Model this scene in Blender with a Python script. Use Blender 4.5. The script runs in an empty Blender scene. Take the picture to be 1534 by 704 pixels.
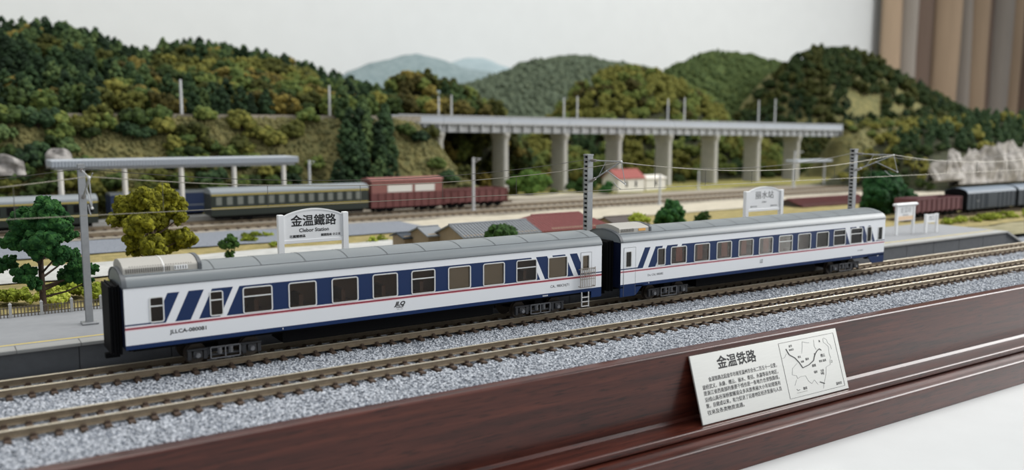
import bpy, math, random
import numpy as np
from mathutils import Vector, Matrix, noise as mnoise

# ------------------------------------------------------------------ camera, world, lights
U = 0.01                      # millimetres of the real model -> scene units (1 unit = 100 mm)
CAM = (-75.797, -466.787, 120.409); YAW = 0.586; PITCH = 0.122; ROLL = 0.002; FPX = 1329.16
scene = bpy.context.scene
COL = scene.collection
vs = scene.view_settings
vs.view_transform = 'Standard'; vs.look = 'None'; vs.gamma = 1.0; vs.use_curve_mapping = False
vs.exposure = 0.0

FW = np.array([math.sin(YAW)*math.cos(PITCH), math.cos(YAW)*math.cos(PITCH), -math.sin(PITCH)])
_rt = np.array([math.cos(YAW), -math.sin(YAW), 0.0]); _up = np.cross(_rt, FW)
RT = _rt*math.cos(ROLL) + _up*math.sin(ROLL); UPV = -_rt*math.sin(ROLL) + _up*math.cos(ROLL)

def at(u, v, **k):
    """point (mm) seen at photo pixel u,v on the plane x=, y= or z="""
    d = FW + (u-767)/FPX*RT - (v-352)/FPX*UPV
    (a, val), = k.items(); i = 'xyz'.index(a)
    return np.array(CAM) + (val-CAM[i])/d[i]*d

cam_data = bpy.data.cameras.new('camera'); cam = bpy.data.objects.new('camera', cam_data); COL.objects.link(cam)
M = Matrix(((RT[0], UPV[0], -FW[0]), (RT[1], UPV[1], -FW[1]), (RT[2], UPV[2], -FW[2]))).to_4x4()
M.translation = Vector(CAM)*U
cam.matrix_world = M
cam_data.sensor_width = 36.0; cam_data.lens = FPX*36.0/1534.0
cam_data.clip_start = 0.05; cam_data.clip_end = 500
cam_data.dof.use_dof = True; cam_data.dof.focus_distance = 5.6; cam_data.dof.aperture_fstop = 0.85
scene.camera = cam

world = bpy.data.worlds.new('world'); scene.world = world; world.use_nodes = True
bg = world.node_tree.nodes['Background']; bg.inputs[0].default_value = (0.90, 0.95, 1.0, 1); bg.inputs[1].default_value = 0.60

def area(name, loc, target, sx, sy, power, color):
    d = bpy.data.lights.new(name, 'AREA'); d.shape = 'RECTANGLE'; d.size = sx*U; d.size_y = sy*U
    d.energy = power; d.color = color
    o = bpy.data.objects.new(name, d); COL.objects.link(o)
    o.location = Vector(loc)*U
    o.rotation_euler = (Vector(target)-Vector(loc)).to_track_quat('-Z', 'Y').to_euler()
    return o
# the room's big window, in the wall behind the photographer and to the right; then an overhead fill added to brighten the scene
area('window_light', (3300, -900, 1700), (300, 150, 0), 2400, 2000, 14500, (1.0, 0.99, 0.97))
area('overhead_fill', (100, 700, 2600), (250, 800, 0), 1700, 1300, 4300, (1.0, 0.97, 0.92))

# ------------------------------------------------------------------ helpers
PH = (1+5**.5)/2
_iv = np.array([(-1,PH,0),(1,PH,0),(-1,-PH,0),(1,-PH,0),(0,-1,PH),(0,1,PH),(0,-1,-PH),(0,1,-PH),(PH,0,-1),(PH,0,1),(-PH,0,-1),(-PH,0,1)], float)
_iv /= np.linalg.norm(_iv[0])
_if = np.array([(0,11,5),(0,5,1),(0,1,7),(0,7,10),(0,10,11),(1,5,9),(5,11,4),(11,10,2),(10,7,6),(7,1,8),(3,9,4),(3,4,2),(3,2,6),(3,6,8),(3,8,9),(4,9,5),(2,4,11),(6,2,10),(8,6,7),(9,8,1)])
def subdiv(v, f):
    v = [tuple(p) for p in v]; c = {}; out = []
    def mid(a, b):
        k = (min(a, b), max(a, b))
        if k not in c:
            m = np.array(v[a])+np.array(v[b]); m /= np.linalg.norm(m); v.append(tuple(m)); c[k] = len(v)-1
        return c[k]
    for a, b, d in f:
        ab, bd, da = mid(a, b), mid(b, d), mid(d, a)
        out += [(a, ab, da), (b, bd, ab), (d, da, bd), (ab, bd, da)]
    return np.array(v), np.array(out)
ICO = [(_iv, _if)]; ICO.append(subdiv(*ICO[0]))
ICO.append((np.array([(1,0,0),(-1,0,0),(0,1,0),(0,-1,0),(0,0,1),(0,0,-1)], float), np.array([(0,2,4),(2,1,4),(1,3,4),(3,0,4),(2,0,5),(1,2,5),(3,1,5),(0,3,5)])))

def blob_arrays(centers, radii, rng, sub=0, jit=0.25):
    """many jittered icospheres as one vertex / triangle array. radii (n,3) or (n,)"""
    bv, bf = ICO[sub]; n = len(centers); m = len(bv)
    radii = np.asarray(radii, float)
    if radii.ndim == 1: radii = np.repeat(radii[:, None], 3, 1)
    q = rng.normal(size=(n, 4)); q /= np.linalg.norm(q, axis=1)[:, None]
    w, x, y, z = q.T
    R = np.empty((n, 3, 3))
    R[:,0,0]=1-2*(y*y+z*z); R[:,0,1]=2*(x*y-z*w); R[:,0,2]=2*(x*z+y*w)
    R[:,1,0]=2*(x*y+z*w); R[:,1,1]=1-2*(x*x+z*z); R[:,1,2]=2*(y*z-x*w)
    R[:,2,0]=2*(x*z-y*w); R[:,2,1]=2*(y*z+x*w); R[:,2,2]=1-2*(x*x+y*y)
    V = bv[None]*(1+jit*rng.uniform(-1, 1, size=(n, m, 1)))
    V = np.einsum('nij,nmj->nmi', R, V)*radii[:, None, :] + np.asarray(centers)[:, None, :]
    F = bf[None] + (np.arange(n)*m)[:, None, None]
    return V.reshape(-1, 3), F.reshape(-1, 3)

def np_mesh(name, V, F, mats, midx=None, smooth=False):
    """V in mm"""
    me = bpy.data.meshes.new(name); V = np.asarray(V, np.float32)*U; F = np.asarray(F, np.int32)
    me.vertices.add(len(V)); me.vertices.foreach_set('co', V.ravel())
    me.loops.add(F.size); me.loops.foreach_set('vertex_index', F.ravel())
    k = F.shape[1]
    me.polygons.add(len(F)); me.polygons.foreach_set('loop_start', np.arange(0, F.size, k, dtype=np.int32))
    if midx is not None: me.polygons.foreach_set('material_index', np.asarray(midx, np.int32))
    me.polygons.foreach_set('use_smooth', np.full(len(F), smooth))
    for m in mats: me.materials.append(m)
    me.update(calc_edges=True); me.validate()
    return me

def link(name, me, parent=None, loc=(0, 0, 0), rot=(0, 0, 0), sc=None):
    o = bpy.data.objects.new(name, me); COL.objects.link(o)
    o.location = Vector(loc)*U; o.rotation_euler = rot
    if sc is not None: o.scale = sc if hasattr(sc, '__len__') else (sc, sc, sc)
    if parent is not None: o.parent = parent
    return o

def tag(o, label=None, cat=None, group=None, kind=None):
    if label: o['label'] = label
    if cat: o['category'] = cat
    if group: o['group'] = group
    if kind: o['kind'] = kind
    return o
def thing(name, label, cat, loc=(0, 0, 0), rz=0.0, group=None):
    o = bpy.data.objects.new(name, None); COL.objects.link(o); o.empty_display_size = .05
    o.location = Vector(loc)*U; o.rotation_euler = (0, 0, rz)
    return tag(o, label, cat, group)
def copy_tree(o, parent=None):
    c = o.copy(); COL.objects.link(c)
    if parent is not None: c.parent = parent
    for ch in [x for x in bpy.data.objects if x.parent == o]: copy_tree(ch, c)
    return c
def dup(o, loc=None, rz=None, label=None):
    c = copy_tree(o)
    if loc is not None: c.location = Vector(loc)*U
    if rz is not None: c.rotation_euler = (0, 0, rz)
    if label: c['label'] = label
    return c

class MB:
    """collects shapes (mm) into one mesh"""
    def __init__(s, off=(0, 0, 0)): s.v = []; s.f = []; s.off = np.array(off, float)
    def add(s, vs_, fs):
        b = len(s.v); s.v += [tuple(np.asarray(p, float)-s.off) for p in vs_]; s.f += [tuple(i+b for i in f) for f in fs]; return s
    def box(s, x0, x1, y0, y1, z0, z1, ch=0.0):
        if ch <= 0:
            return s.add([(x0,y0,z0),(x1,y0,z0),(x1,y1,z0),(x0,y1,z0),(x0,y0,z1),(x1,y0,z1),(x1,y1,z1),(x0,y1,z1)],
                         [(0,3,2,1),(4,5,6,7),(0,1,5,4),(1,2,6,5),(2,3,7,6),(3,0,4,7)])
        c = ch; P = []
        for (a, b, d, z) in ((x0, y0, 0, z0), (x0, y0, 1, z0+c), (x0, y0, 1, z1-c), (x0, y0, 0, z1)):
            i = c if d == 0 else 0
            P += [(x0+i,y0+i,z),(x1-i,y0+i,z),(x1-i,y1-i,z),(x0+i,y1-i,z)]
        F = [(3,2,1,0),(12,13,14,15)]
        for r in range(3):
            for k in range(4):
                a = r*4+k; b = r*4+(k+1) % 4; F.append((a, b, b+4, a+4))
        return s.add(P, F)
    def prism(s, poly, axis, a, b):
        """polygon in the two other axes (order x,y,z without axis), extruded a..b"""
        n = len(poly); P = []
        for t in (a, b):
            for p, q in poly: P.append({'x': (t, p, q), 'y': (p, t, q), 'z': (p, q, t)}[axis])
        F = [tuple(range(n))[::-1], tuple(range(n, 2*n))]
        for i in range(n): j = (i+1) % n; F.append((i, j, j+n, i+n))
        return s.add(P, F)
    def strip(s, prof, axis, a, b, closed=False, nseg=1):
        n = len(prof); P = []
        for k in range(nseg+1):
            t = a+(b-a)*k/nseg
            for p, q in prof: P.append({'x': (t, p, q), 'y': (p, t, q), 'z': (p, q, t)}[axis])
        F = []
        for k in range(nseg):
            for i in range(n if closed else n-1):
                j = (i+1) % n; F.append((k*n+i, k*n+j, (k+1)*n+j, (k+1)*n+i))
        return s.add(P, F)
    def cyl(s, p0, p1, r0, r1=None, n=10, caps=True):
        r1 = r0 if r1 is None else r1
        p0 = Vector(p0); p1 = Vector(p1); d = (p1-p0).normalized()
        a = d.orthogonal().normalized(); b = d.cross(a)
        P = []
        for p, r in ((p0, r0), (p1, r1)):
            for i in range(n):
                t = 2*math.pi*i/n; P.append(p+a*(r*math.cos(t))+b*(r*math.sin(t)))
        F = [(i, (i+1) % n, (i+1) % n+n, i+n) for i in range(n)]
        if caps: F += [tuple(range(n))[::-1], tuple(range(n, 2*n))]
        return s.add(P, F)
    def tube(s, pts, r, n=6):
        for a, b in zip(pts[:-1], pts[1:]): s.cyl(a, b, r, n=n)
        return s
    def sphere(s, c, r, sub=1):
        v, f = ICO[sub]; r = np.array(r if hasattr(r, '__len__') else (r, r, r))
        return s.add(v*r+np.array(c), [tuple(t) for t in f])
    def lathe(s, c, prof, n=16):
        P = []; m = len(prof)
        for r, z in prof:
            for i in range(n):
                t = 2*math.pi*i/n; P.append((c[0]+r*math.cos(t), c[1]+r*math.sin(t), c[2]+z))
        F = [(k*n+i, k*n+(i+1) % n, (k+1)*n+(i+1) % n, (k+1)*n+i) for k in range(m-1) for i in range(n)]
        F += [tuple(range(n))[::-1], tuple(range((m-1)*n, m*n))]
        return s.add(P, F)
    def mesh(s, name, mat, smooth=False):
        me = bpy.data.meshes.new(name); me.from_pydata([(x*U, y*U, z*U) for x, y, z in s.v], [], s.f)
        me.materials.append(mat)
        if smooth:
            me.polygons.foreach_set('use_smooth', [True]*len(me.polygons))
            try: me.set_sharp_from_angle(angle=math.radians(smooth if smooth is not True else 40))
            except Exception: pass
        me.update(); return me
    def build(s, name, mat, parent=None, loc=(0, 0, 0), rot=(0, 0, 0), smooth=False):
        return link(name, s.mesh(name, mat, smooth), parent, loc, rot)

def lerp_list(xs, ys, x): return float(np.interp(x, xs, ys))
def lin(c):
    """sRGB 0-255 -> linear"""
    return tuple(((v/255)/12.92 if v/255 <= .04045 else ((v/255+.055)/1.055)**2.4) for v in c)

# ------------------------------------------------------------------ materials
def mat(name, rgb, rough=.5, metal=0.0, vary=0.0, scale=20.0, rgb2=None, bump=0.0, bscale=None, coat=0.0, spec=.5, stretch=(1, 1, 1), rnd=0.0, detail=4.0):
    m = bpy.data.materials.new(name); m.use_nodes = True; nt = m.node_tree; N = nt.nodes; L = nt.links
    b = N['Principled BSDF']; b.inputs['Roughness'].default_value = rough; b.inputs['Metallic'].default_value = metal
    b.inputs['Specular IOR Level'].default_value = spec; b.inputs['Coat Weight'].default_value = coat; b.inputs['Coat Roughness'].default_value = .12
    c = lin(rgb); b.inputs['Base Color'].default_value = (*c, 1)
    if vary or rgb2 or bump or rnd:
        tc = N.new('ShaderNodeTexCoord'); mp = N.new('ShaderNodeMapping'); mp.inputs['Scale'].default_value = stretch
        L.new(tc.outputs['Object'], mp.inputs['Vector'])
        nz = N.new('ShaderNodeTexNoise'); nz.inputs['Scale'].default_value = scale; nz.inputs['Detail'].default_value = detail; nz.inputs['Roughness'].default_value = .6
        L.new(mp.outputs[0], nz.inputs['Vector'])
        rp = N.new('ShaderNodeValToRGB')
        c2 = lin(rgb2) if rgb2 else tuple(x*(1-vary) for x in c); c1 = c if rgb2 else tuple(min(1, x*(1+vary)) for x in c)
        rp.color_ramp.elements[0].position = .32; rp.color_ramp.elements[0].color = (*c2, 1)
        rp.color_ramp.elements[1].position = .68; rp.color_ramp.elements[1].color = (*c1, 1)
        out = rp.outputs[0]
        if rnd:
            oi = N.new('ShaderNodeObjectInfo'); ad = N.new('ShaderNodeMath'); ad.operation = 'MULTIPLY_ADD'
            sb = N.new('ShaderNodeMath'); sb.operation = 'SUBTRACT'; L.new(oi.outputs['Random'], sb.inputs[0]); sb.inputs[1].default_value = .5
            L.new(sb.outputs[0], ad.inputs[0]); ad.inputs[1].default_value = rnd; L.new(nz.outputs['Fac'], ad.inputs[2]); L.new(ad.outputs[0], rp.inputs[0])
        else: L.new(nz.outputs['Fac'], rp.inputs[0])
        L.new(out, b.inputs['Base Color'])
        if bump:
            n2 = N.new('ShaderNodeTexNoise'); n2.inputs['Scale'].default_value = bscale or scale; n2.inputs['Detail'].default_value = 5
            L.new(mp.outputs[0], n2.inputs['Vector'])
            bp = N.new('ShaderNodeBump'); bp.inputs['Strength'].default_value = bump; bp.inputs['Distance'].default_value = .01
            L.new(n2.outputs['Fac'], bp.inputs['Height']); L.new(bp.outputs[0], b.inputs['Normal'])
    return m

def wood_mat():
    m = bpy.data.materials.new('mahogany'); m.use_nodes = True; nt = m.node_tree; N = nt.nodes; L = nt.links; b = N['Principled BSDF']
    tc = N.new('ShaderNodeTexCoord'); mp = N.new('ShaderNodeMapping'); mp.inputs['Scale'].default_value = (.55, 13, 13)
    L.new(tc.outputs['Object'], mp.inputs['Vector'])
    nz = N.new('ShaderNodeTexNoise'); nz.inputs['Scale'].default_value = 2.2; nz.inputs['Detail'].default_value = 6; nz.inputs['Roughness'].default_value = .62; nz.inputs['Distortion'].default_value = .6
    L.new(mp.outputs[0], nz.inputs['Vector'])
    rp = N.new('ShaderNodeValToRGB'); e = rp.color_ramp.elements
    e[0].position = .30; e[0].color = (*lin((42, 18, 13)), 1); e[1].position = .72; e[1].color = (*lin((88, 43, 31)), 1)
    k = e.new(.5); k.color = (*lin((68, 30, 22)), 1)
    L.new(nz.outputs['Fac'], rp.inputs[0])
    # fine dark pores
    mp2 = N.new('ShaderNodeMapping'); mp2.inputs['Scale'].default_value = (4.5, 60, 60); L.new(tc.outputs['Object'], mp2.inputs['Vector'])
    n2 = N.new('ShaderNodeTexNoise'); n2.inputs['Scale'].default_value = 1.6; n2.inputs['Detail'].default_value = 3; L.new(mp2.outputs[0], n2.inputs['Vector'])
    r2 = N.new('ShaderNodeValToRGB'); r2.color_ramp.elements[0].position = .34; r2.color_ramp.elements[0].color = (.3, .25, .25, 1); r2.color_ramp.elements[1].position = .44; r2.color_ramp.elements[1].color = (1, 1, 1, 1)
    L.new(n2.outputs['Fac'], r2.inputs[0])
    mx = N.new('ShaderNodeMix'); mx.data_type = 'RGBA'; mx.blend_type = 'MULTIPLY'; mx.inputs[0].default_value = .8
    L.new(rp.outputs[0], mx.inputs[6]); L.new(r2.outputs[0], mx.inputs[7]); L.new(mx.outputs[2], b.inputs['Base Color'])
    b.inputs['Roughness'].default_value = .34; b.inputs['Specular IOR Level'].default_value = .3; b.inputs['Coat Weight'].default_value = .3; b.inputs['Coat Roughness'].default_value = .14
    return m

def foliage(name, dark, mid, light, scale=26.0, rnd=.35):
    m = mat(name, mid, rough=.85, spec=.15, rgb2=dark, scale=scale, bump=.6, bscale=scale*2.5, rnd=rnd)
    rp = [n for n in m.node_tree.nodes if n.type == 'VALTORGB'][0].color_ramp
    rp.elements[0].position = .25; rp.elements[1].position = .55
    e = rp.elements.new(.8); e.color = (*lin(light), 1)
    return m

def glass_mat(name, tint=(1, 1, 1)):
    m = bpy.data.materials.new(name); m.use_nodes = True; nt = m.node_tree; N = nt.nodes; L = nt.links
    N.remove(N['Principled BSDF']); out = N['Material Output']
    tr = N.new('ShaderNodeBsdfTransparent'); tr.inputs[0].default_value = (*tint, 1)
    gl = N.new('ShaderNodeBsdfGlossy'); gl.inputs['Roughness'].default_value = .08
    fr = N.new('ShaderNodeFresnel'); fr.inputs[0].default_value = 1.28
    mx = N.new('ShaderNodeMixShader'); L.new(fr.outputs[0], mx.inputs[0]); L.new(tr.outputs[0], mx.inputs[1]); L.new(gl.outputs[0], mx.inputs[2]); L.new(mx.outputs[0], out.inputs[0])
    return m

MT = {}
MT['wood'] = wood_mat()
MT['table'] = mat('white_table', (198, 200, 200), rough=.35, vary=.02, scale=3)
MT['wall'] = mat('white_wall', (208, 210, 209), rough=.9, vary=.015, scale=1.5)
MT['floor'] = mat('floor_boards', (150, 130, 110), rough=.6, vary=.1, scale=2)
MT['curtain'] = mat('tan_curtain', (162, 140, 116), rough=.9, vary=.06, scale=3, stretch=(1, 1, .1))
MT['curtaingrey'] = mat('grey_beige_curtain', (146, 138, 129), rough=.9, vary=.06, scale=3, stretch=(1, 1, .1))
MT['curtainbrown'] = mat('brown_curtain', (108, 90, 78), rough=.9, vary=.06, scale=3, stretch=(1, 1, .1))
MT['curtainshade'] = mat('curtain_gap_shade', (52, 43, 37), rough=.9, vary=.06, scale=3, stretch=(1, 1, .1))  # darkest tone paints the shade in the gaps between folds
MT['ballast'] = mat('grey_ballast', (150, 155, 163), rough=.9, rgb2=(92, 98, 108), scale=70, bump=1.0, bscale=110, detail=6)
def stone_mat():
    m = mat('ballast_stone', (216, 219, 224), rough=.85, rgb2=(100, 108, 120), scale=75, detail=2)
    return m
MT['stone'] = stone_mat()
MT['sleeper'] = mat('brown_sleeper', (74, 58, 46), rough=.8, vary=.25, scale=60)
MT['rail'] = mat('weathered_rail', (134, 120, 100), rough=.45, metal=.35, vary=.12, scale=30)
MT['railhead'] = mat('bright_railhead', (216, 206, 184), rough=.3, metal=.6)
MT['coachroof'] = mat('grey_roof_paint', (114, 120, 123), rough=.38, vary=.03, scale=6, spec=.5)
MT['seam'] = mat('roof_seam', (76, 80, 84), rough=.5)
MT['ac'] = mat('warm_grey_plastic', (166, 163, 156), rough=.5)
MT['acdark'] = mat('louvre_shadow_grey', (78, 74, 68), rough=.6)
MT['orange'] = mat('orange_print', (206, 150, 70), rough=.5)
MT['navy'] = mat('navy_paint', (14, 22, 46), rough=.4)
MT['black'] = mat('black_plastic', (11, 11, 13), rough=.7, spec=.12)
MT['bogie'] = mat('dark_grey_plastic', (44, 45, 48), rough=.55, vary=.15, scale=30)
MT['wheel'] = mat('dark_wheel_steel', (70, 62, 54), rough=.4, metal=.5)
MT['white'] = mat('white_plastic', (228, 229, 230), rough=.4)
MT['frame'] = mat('pale_window_frame', (214, 214, 212), rough=.35)
MT['glass'] = glass_mat('window_glass', (.92, .90, .87))
MT['interior'] = mat('beige_interior', (112, 86, 68), rough=.8)
MT['seat'] = mat('brown_seat', (84, 60, 46), rough=.8)
MT['redseat'] = mat('red_seat', (150, 66, 48), rough=.8)
MT['ink'] = mat('black_ink', (26, 26, 28), rough=.6)
MT['greyink'] = mat('grey_ink', (96, 98, 102), rough=.6)
MT['faintink'] = mat('faint_grey_ink', (150, 152, 154), rough=.6)
MT['mast'] = mat('grey_mast', (150, 152, 154), rough=.45, metal=.3, vary=.08, scale=30)
MT['mastpale'] = mat('pale_pole', (184, 186, 188), rough=.5)
MT['wire'] = mat('wire_metal', (128, 124, 112), rough=.35, metal=.5)
MT['wiredark'] = mat('dark_wire', (70, 68, 62), rough=.5, metal=.4)
MT['insul'] = mat('brown_insulator', (124, 119, 114), rough=.3)
MT['platform'] = mat('platform_concrete', (138, 140, 143), rough=.85, vary=.05, scale=12)
MT['coping'] = mat('pale_coping', (158, 158, 155), rough=.8, vary=.04, scale=15)
MT['platwall'] = mat('platform_wall_grey', (92, 94, 97), rough=.85, vary=.08, scale=18)
MT['yellow'] = mat('yellow_line', (214, 190, 88), rough=.7, vary=.08, scale=30)
MT['plaque'] = mat('brushed_steel', (204, 204, 200), rough=.42, metal=.55, vary=.03, scale=3, stretch=(3, 60, 60))
MT['trunk'] = mat('tree_trunk', (66, 52, 42), rough=.9, vary=.25, scale=40)
MT['fdark'] = foliage('dark_green_flock', (12, 30, 14), (28, 64, 30), (62, 104, 48))
MT['folive'] = foliage('olive_flock', (80, 80, 20), (150, 148, 44), (192, 188, 80))
MT['fhedge'] = foliage('yellow_green_flock', (78, 88, 24), (138, 150, 52), (180, 184, 92))
MT['fbush'] = foliage('mid_green_flock', (26, 44, 20), (56, 84, 36), (96, 118, 52))
MT['tcon'] = foliage('conifer_green', (24, 38, 24), (48, 68, 42), (86, 102, 60), 18, .5)
MT['tgreen'] = foliage('forest_green', (34, 46, 22), (66, 82, 40), (102, 110, 54), 18, .5)
MT['tolive'] = foliage('forest_olive', (46, 50, 20), (84, 86, 38), (122, 118, 56), 18, .5)
MT['trust'] = foliage('forest_rust', (52, 50, 22), (92, 84, 40), (128, 114, 56), 18, .5)
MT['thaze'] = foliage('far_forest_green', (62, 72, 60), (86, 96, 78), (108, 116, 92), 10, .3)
MT['tmid'] = foliage('right_hill_green', (40, 54, 32), (66, 80, 44), (96, 104, 58), 12, .4)
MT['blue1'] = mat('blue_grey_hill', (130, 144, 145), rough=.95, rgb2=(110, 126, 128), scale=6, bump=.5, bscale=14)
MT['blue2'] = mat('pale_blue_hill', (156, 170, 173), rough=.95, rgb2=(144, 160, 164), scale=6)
MT['hillsoil'] = mat('hill_soil', (58, 60, 32), rough=.95, rgb2=(38, 42, 22), scale=9, bump=.8, bscale=40)
MT['grass'] = mat('static_grass', (120, 113, 68), rough=.95, rgb2=(76, 78, 44), scale=7, bump=1.0, bscale=60, detail=6)
MT['grassy'] = mat('yellow_static_grass', (156, 146, 78), rough=.95, rgb2=(112, 112, 56), scale=8, bump=1.0, bscale=60, detail=6)
MT['tan'] = mat('dry_tan_grass', (162, 146, 94), rough=.95, rgb2=(118, 110, 64), scale=9, bump=1.0, bscale=60, detail=6)
MT['ground'] = mat('ground_earth', (150, 142, 112), rough=.95, rgb2=(112, 108, 76), scale=5, bump=.8, bscale=50, detail=6)
MT['path'] = mat('pale_path', (188, 188, 184), rough=.95, rgb2=(166, 166, 162), scale=6, bump=.3, bscale=60)
MT['sand'] = mat('sandy_road', (190, 182, 164), rough=.95, rgb2=(168, 160, 142), scale=6, bump=.4, bscale=60)
MT['bed'] = mat('brown_track_bed', (164, 156, 142), rough=.95, rgb2=(128, 120, 106), scale=30, bump=.8, bscale=80)
MT['rock'] = mat('pale_rock', (178, 174, 170), rough=.95, rgb2=(108, 104, 100), scale=7, bump=1.0, bscale=16, detail=8)
MT['concrete'] = mat('bridge_concrete', (166, 168, 170), rough=.85, vary=.05, scale=5)
MT['pier'] = mat('pier_concrete', (176, 174, 168), rough=.9, vary=.07, scale=6)
MT['canopy'] = mat('canopy_roof', (164, 170, 178), rough=.5, vary=.03, scale=5)
MT['tgreencoach'] = mat('dark_green_coach', (28, 37, 32), rough=.45)
MT['ystripe'] = mat('yellow_stripe', (176, 160, 84), rough=.5)
MT['croof'] = mat('grey_coach_roof', (128, 134, 138), rough=.5)
MT['bluecar'] = mat('dark_blue_car', (34, 50, 84), rough=.5)
MT['redwagon'] = mat('oxide_red', (98, 52, 50), rough=.7, vary=.12, scale=14)
MT['redtop'] = mat('faded_oxide_red', (130, 84, 78), rough=.75, vary=.1, scale=12)
MT['palewin'] = mat('pale_window_strip', (206, 204, 198), rough=.4)
MT['vangrey'] = mat('blue_grey_van', (38, 48, 60), rough=.5, vary=.06, scale=10)
MT['vanroof'] = mat('slate_van_roof', (96, 108, 120), rough=.45)
MT['rooftile'] = mat('grey_roof_tile', (122, 126, 130), rough=.7, vary=.06, scale=20)
MT['redtile'] = mat('red_roof_tile', (124, 70, 68), rough=.75, vary=.08, scale=20)
MT['darkroof'] = mat('dark_brown_roof', (74, 66, 62), rough=.8, vary=.1, scale=14)
MT['housewall'] = mat('tan_house_wall', (150, 134, 112), rough=.85, vary=.06, scale=12)
MT['housewhite'] = mat('white_house_wall', (214, 210, 202), rough=.85)
MT['fence'] = mat('fence_brown', (92, 84, 70), rough=.8, vary=.1, scale=30)
MT['fencepost'] = mat('fence_post_grey', (160, 160, 158), rough=.7)

# ------------------------------------------------------------------ room: wall, floor, curtain, table
def struct(o, label): return tag(o, label, None, None, 'structure')
struct(MB().box(-6000, 9000, 2250, 2300, -800, 2800).build('wall_back', MT['wall']), 'plain white wall behind the model landscape')
struct(MB().box(-6000, 9000, -4500, 2300, -830, -800).build('floor', MT['floor']), 'floor of the room under the table')
def make_curtain():
    t = thing('curtain', 'taupe floor length curtain hanging in deep folds at the right of the wall', 'curtain', (4200, 2160, -780))
    x0 = at(1327, 60, y=2170)[0]; rng = random.Random(5)
    # fold centre lines: (pixel column in the photo's top edge) as widths in mm
    edges = [x0]
    widths = [115, 95, 205, 150, 45, 90, 40, 130, 90, 160, 120, 300]
    for w in widths: edges.append(edges[-1]+w)
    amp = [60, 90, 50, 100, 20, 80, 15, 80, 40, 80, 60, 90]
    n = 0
    tones = [MT[k] for k in ('curtain', 'curtaingrey', 'curtainbrown', 'curtain', 'curtainshade', 'curtaingrey', 'curtainshade', 'curtain', 'curtainbrown', 'curtaingrey', 'curtain', 'curtainbrown')]  # fold tones put the light and shade of the folds into colour
    for i, w in enumerate(widths):
        P = []; F = []; nx = 14; nz = 8; H = 2500
        for k in range(nz+1):
            z = -780+H*k/nz
            for j in range(nx+1):
                s = j/nx; sway = 10*math.sin(i*1.7+k*.5)
                y = 2200 - amp[i]*math.sin(math.pi*s)**.7*(1+.08*math.sin(k+i))
                P.append((edges[i]+w*s+sway*math.sin(math.pi*s), y, z))
        for k in range(nz):
            for j in range(nx):
                a = k*(nx+1)+j; F.append((a, a+1, a+nx+2, a+nx+1))
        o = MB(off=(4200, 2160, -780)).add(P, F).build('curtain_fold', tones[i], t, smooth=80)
        md = o.modifiers.new('thick', 'SOLIDIFY'); md.thickness = .05; md.offset = 1
    return t
make_curtain()
def make_table():
    t = thing('table', 'smooth white table carrying the model railway', 'table', (800, 700, -800))
    MB(off=(800, 700, -800)).box(-1400, 3700, -900, 2100, -95, -66, ch=3).build('table_top', MT['table'], t)
    for x in (-1300, 3600):
        for y in (-800, 2000): MB(off=(800, 700, -800)).box(x-40, x+40, y-40, y+40, -800, -95).build('leg', MT['table'], t)
make_table()

# ------------------------------------------------------------------ mahogany display base
BX0, BX1 = -420, 3300
def make_base():
    t = thing('display_base', 'glossy mahogany display base with stepped moulding along its front', 'display base', (1440, 900, -66))
    off = (1440, 900, -66)
    def arc(cy, cz, r, a0, a1, n=5): return [(cy+r*math.cos(math.radians(a0+(a1-a0)*i/n)), cz+r*math.sin(math.radians(a0+(a1-a0)*i/n))) for i in range(n+1)]
    prof = [(-112, -30), (-112, -3.2)] + arc(-118.2, -4.6, 1.4, 90, 180) + [(-119.8, -42), (-119.8, -60), (-112, -60)]
    MB(off).prism(prof, 'x', BX0, BX1).build('front_board', MT['wood'], t, smooth=35)
    prof = [(-119.8, -41.2)] + [(-121.5, -42.6), (-134.5, -42.8)] + arc(-135.6, -44.0, 1.3, 90, 180) + [(-136.9, -46.0), (-135.5, -47.2), (-119.8, -47.2)]
    MB(off).prism(prof, 'x', BX0, BX1).build('ledge_moulding', MT['wood'], t, smooth=35)
    prof = [(-119.8, -47.2), (-137.0, -47.4), (-139.5, -48.6), (-143.5, -48.8)] + arc(-145.4, -50.3, 1.6, 90, 180) + [(-147.4, -65.9), (-119.8, -65.9)]
    MB(off).prism(prof, 'x', BX0, BX1).build('foot_moulding', MT['wood'], t, smooth=35)
    MB(off).box(BX0, BX1, -112, 2000, -65.9, -8).build('base_box', MT['wood'], t)
make_base()

# ------------------------------------------------------------------ ground
def sheet(name, m, label, x0, x1, y0, y1, z, nx=60, ny=30, amp=0.0, sc=.02, wob=0.0):
    P = []; F = []
    for j in range(ny+1):
        for i in range(nx+1):
            x = x0+(x1-x0)*i/nx; y = y0+(y1-y0)*j/ny
            e = wob*mnoise.noise((x*.012, j*7.3, 1.7)) if j in (0, ny) else 0
            P.append((x, y+e, z+amp*mnoise.noise((x*sc, y*sc, 3.1))))
    for j in range(ny):
        for i in range(nx): a = j*(nx+1)+i; F.append((a, a+1, a+nx+2, a+nx+1))
    return struct(MB().add(P, F).build(name, m, smooth=True), label)
sheet('ground_ballast', MT['ballast'], 'bed of pale grey ballast under the two front tracks', BX0, 1900, -112, 60, -5.0, 120, 12, .5, .08)
sheet('ground', MT['ground'], 'earth and dry grass ground of the model landscape', BX0, 3290, 52, 1990, -.4, 90, 60, .8, .02)
sheet('ground_dry_grass', MT['tan'], 'strip of dry tan grass behind the front platform', BX0, 2200, 116, 475, .3, 110, 14, 1.2, .03, 14)
sheet('ground_path', MT['path'], 'pale grey path between the trees and the rear tracks', BX0, 330, 292, 372, 1.7, 60, 4, .2, .03, 8)
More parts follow.
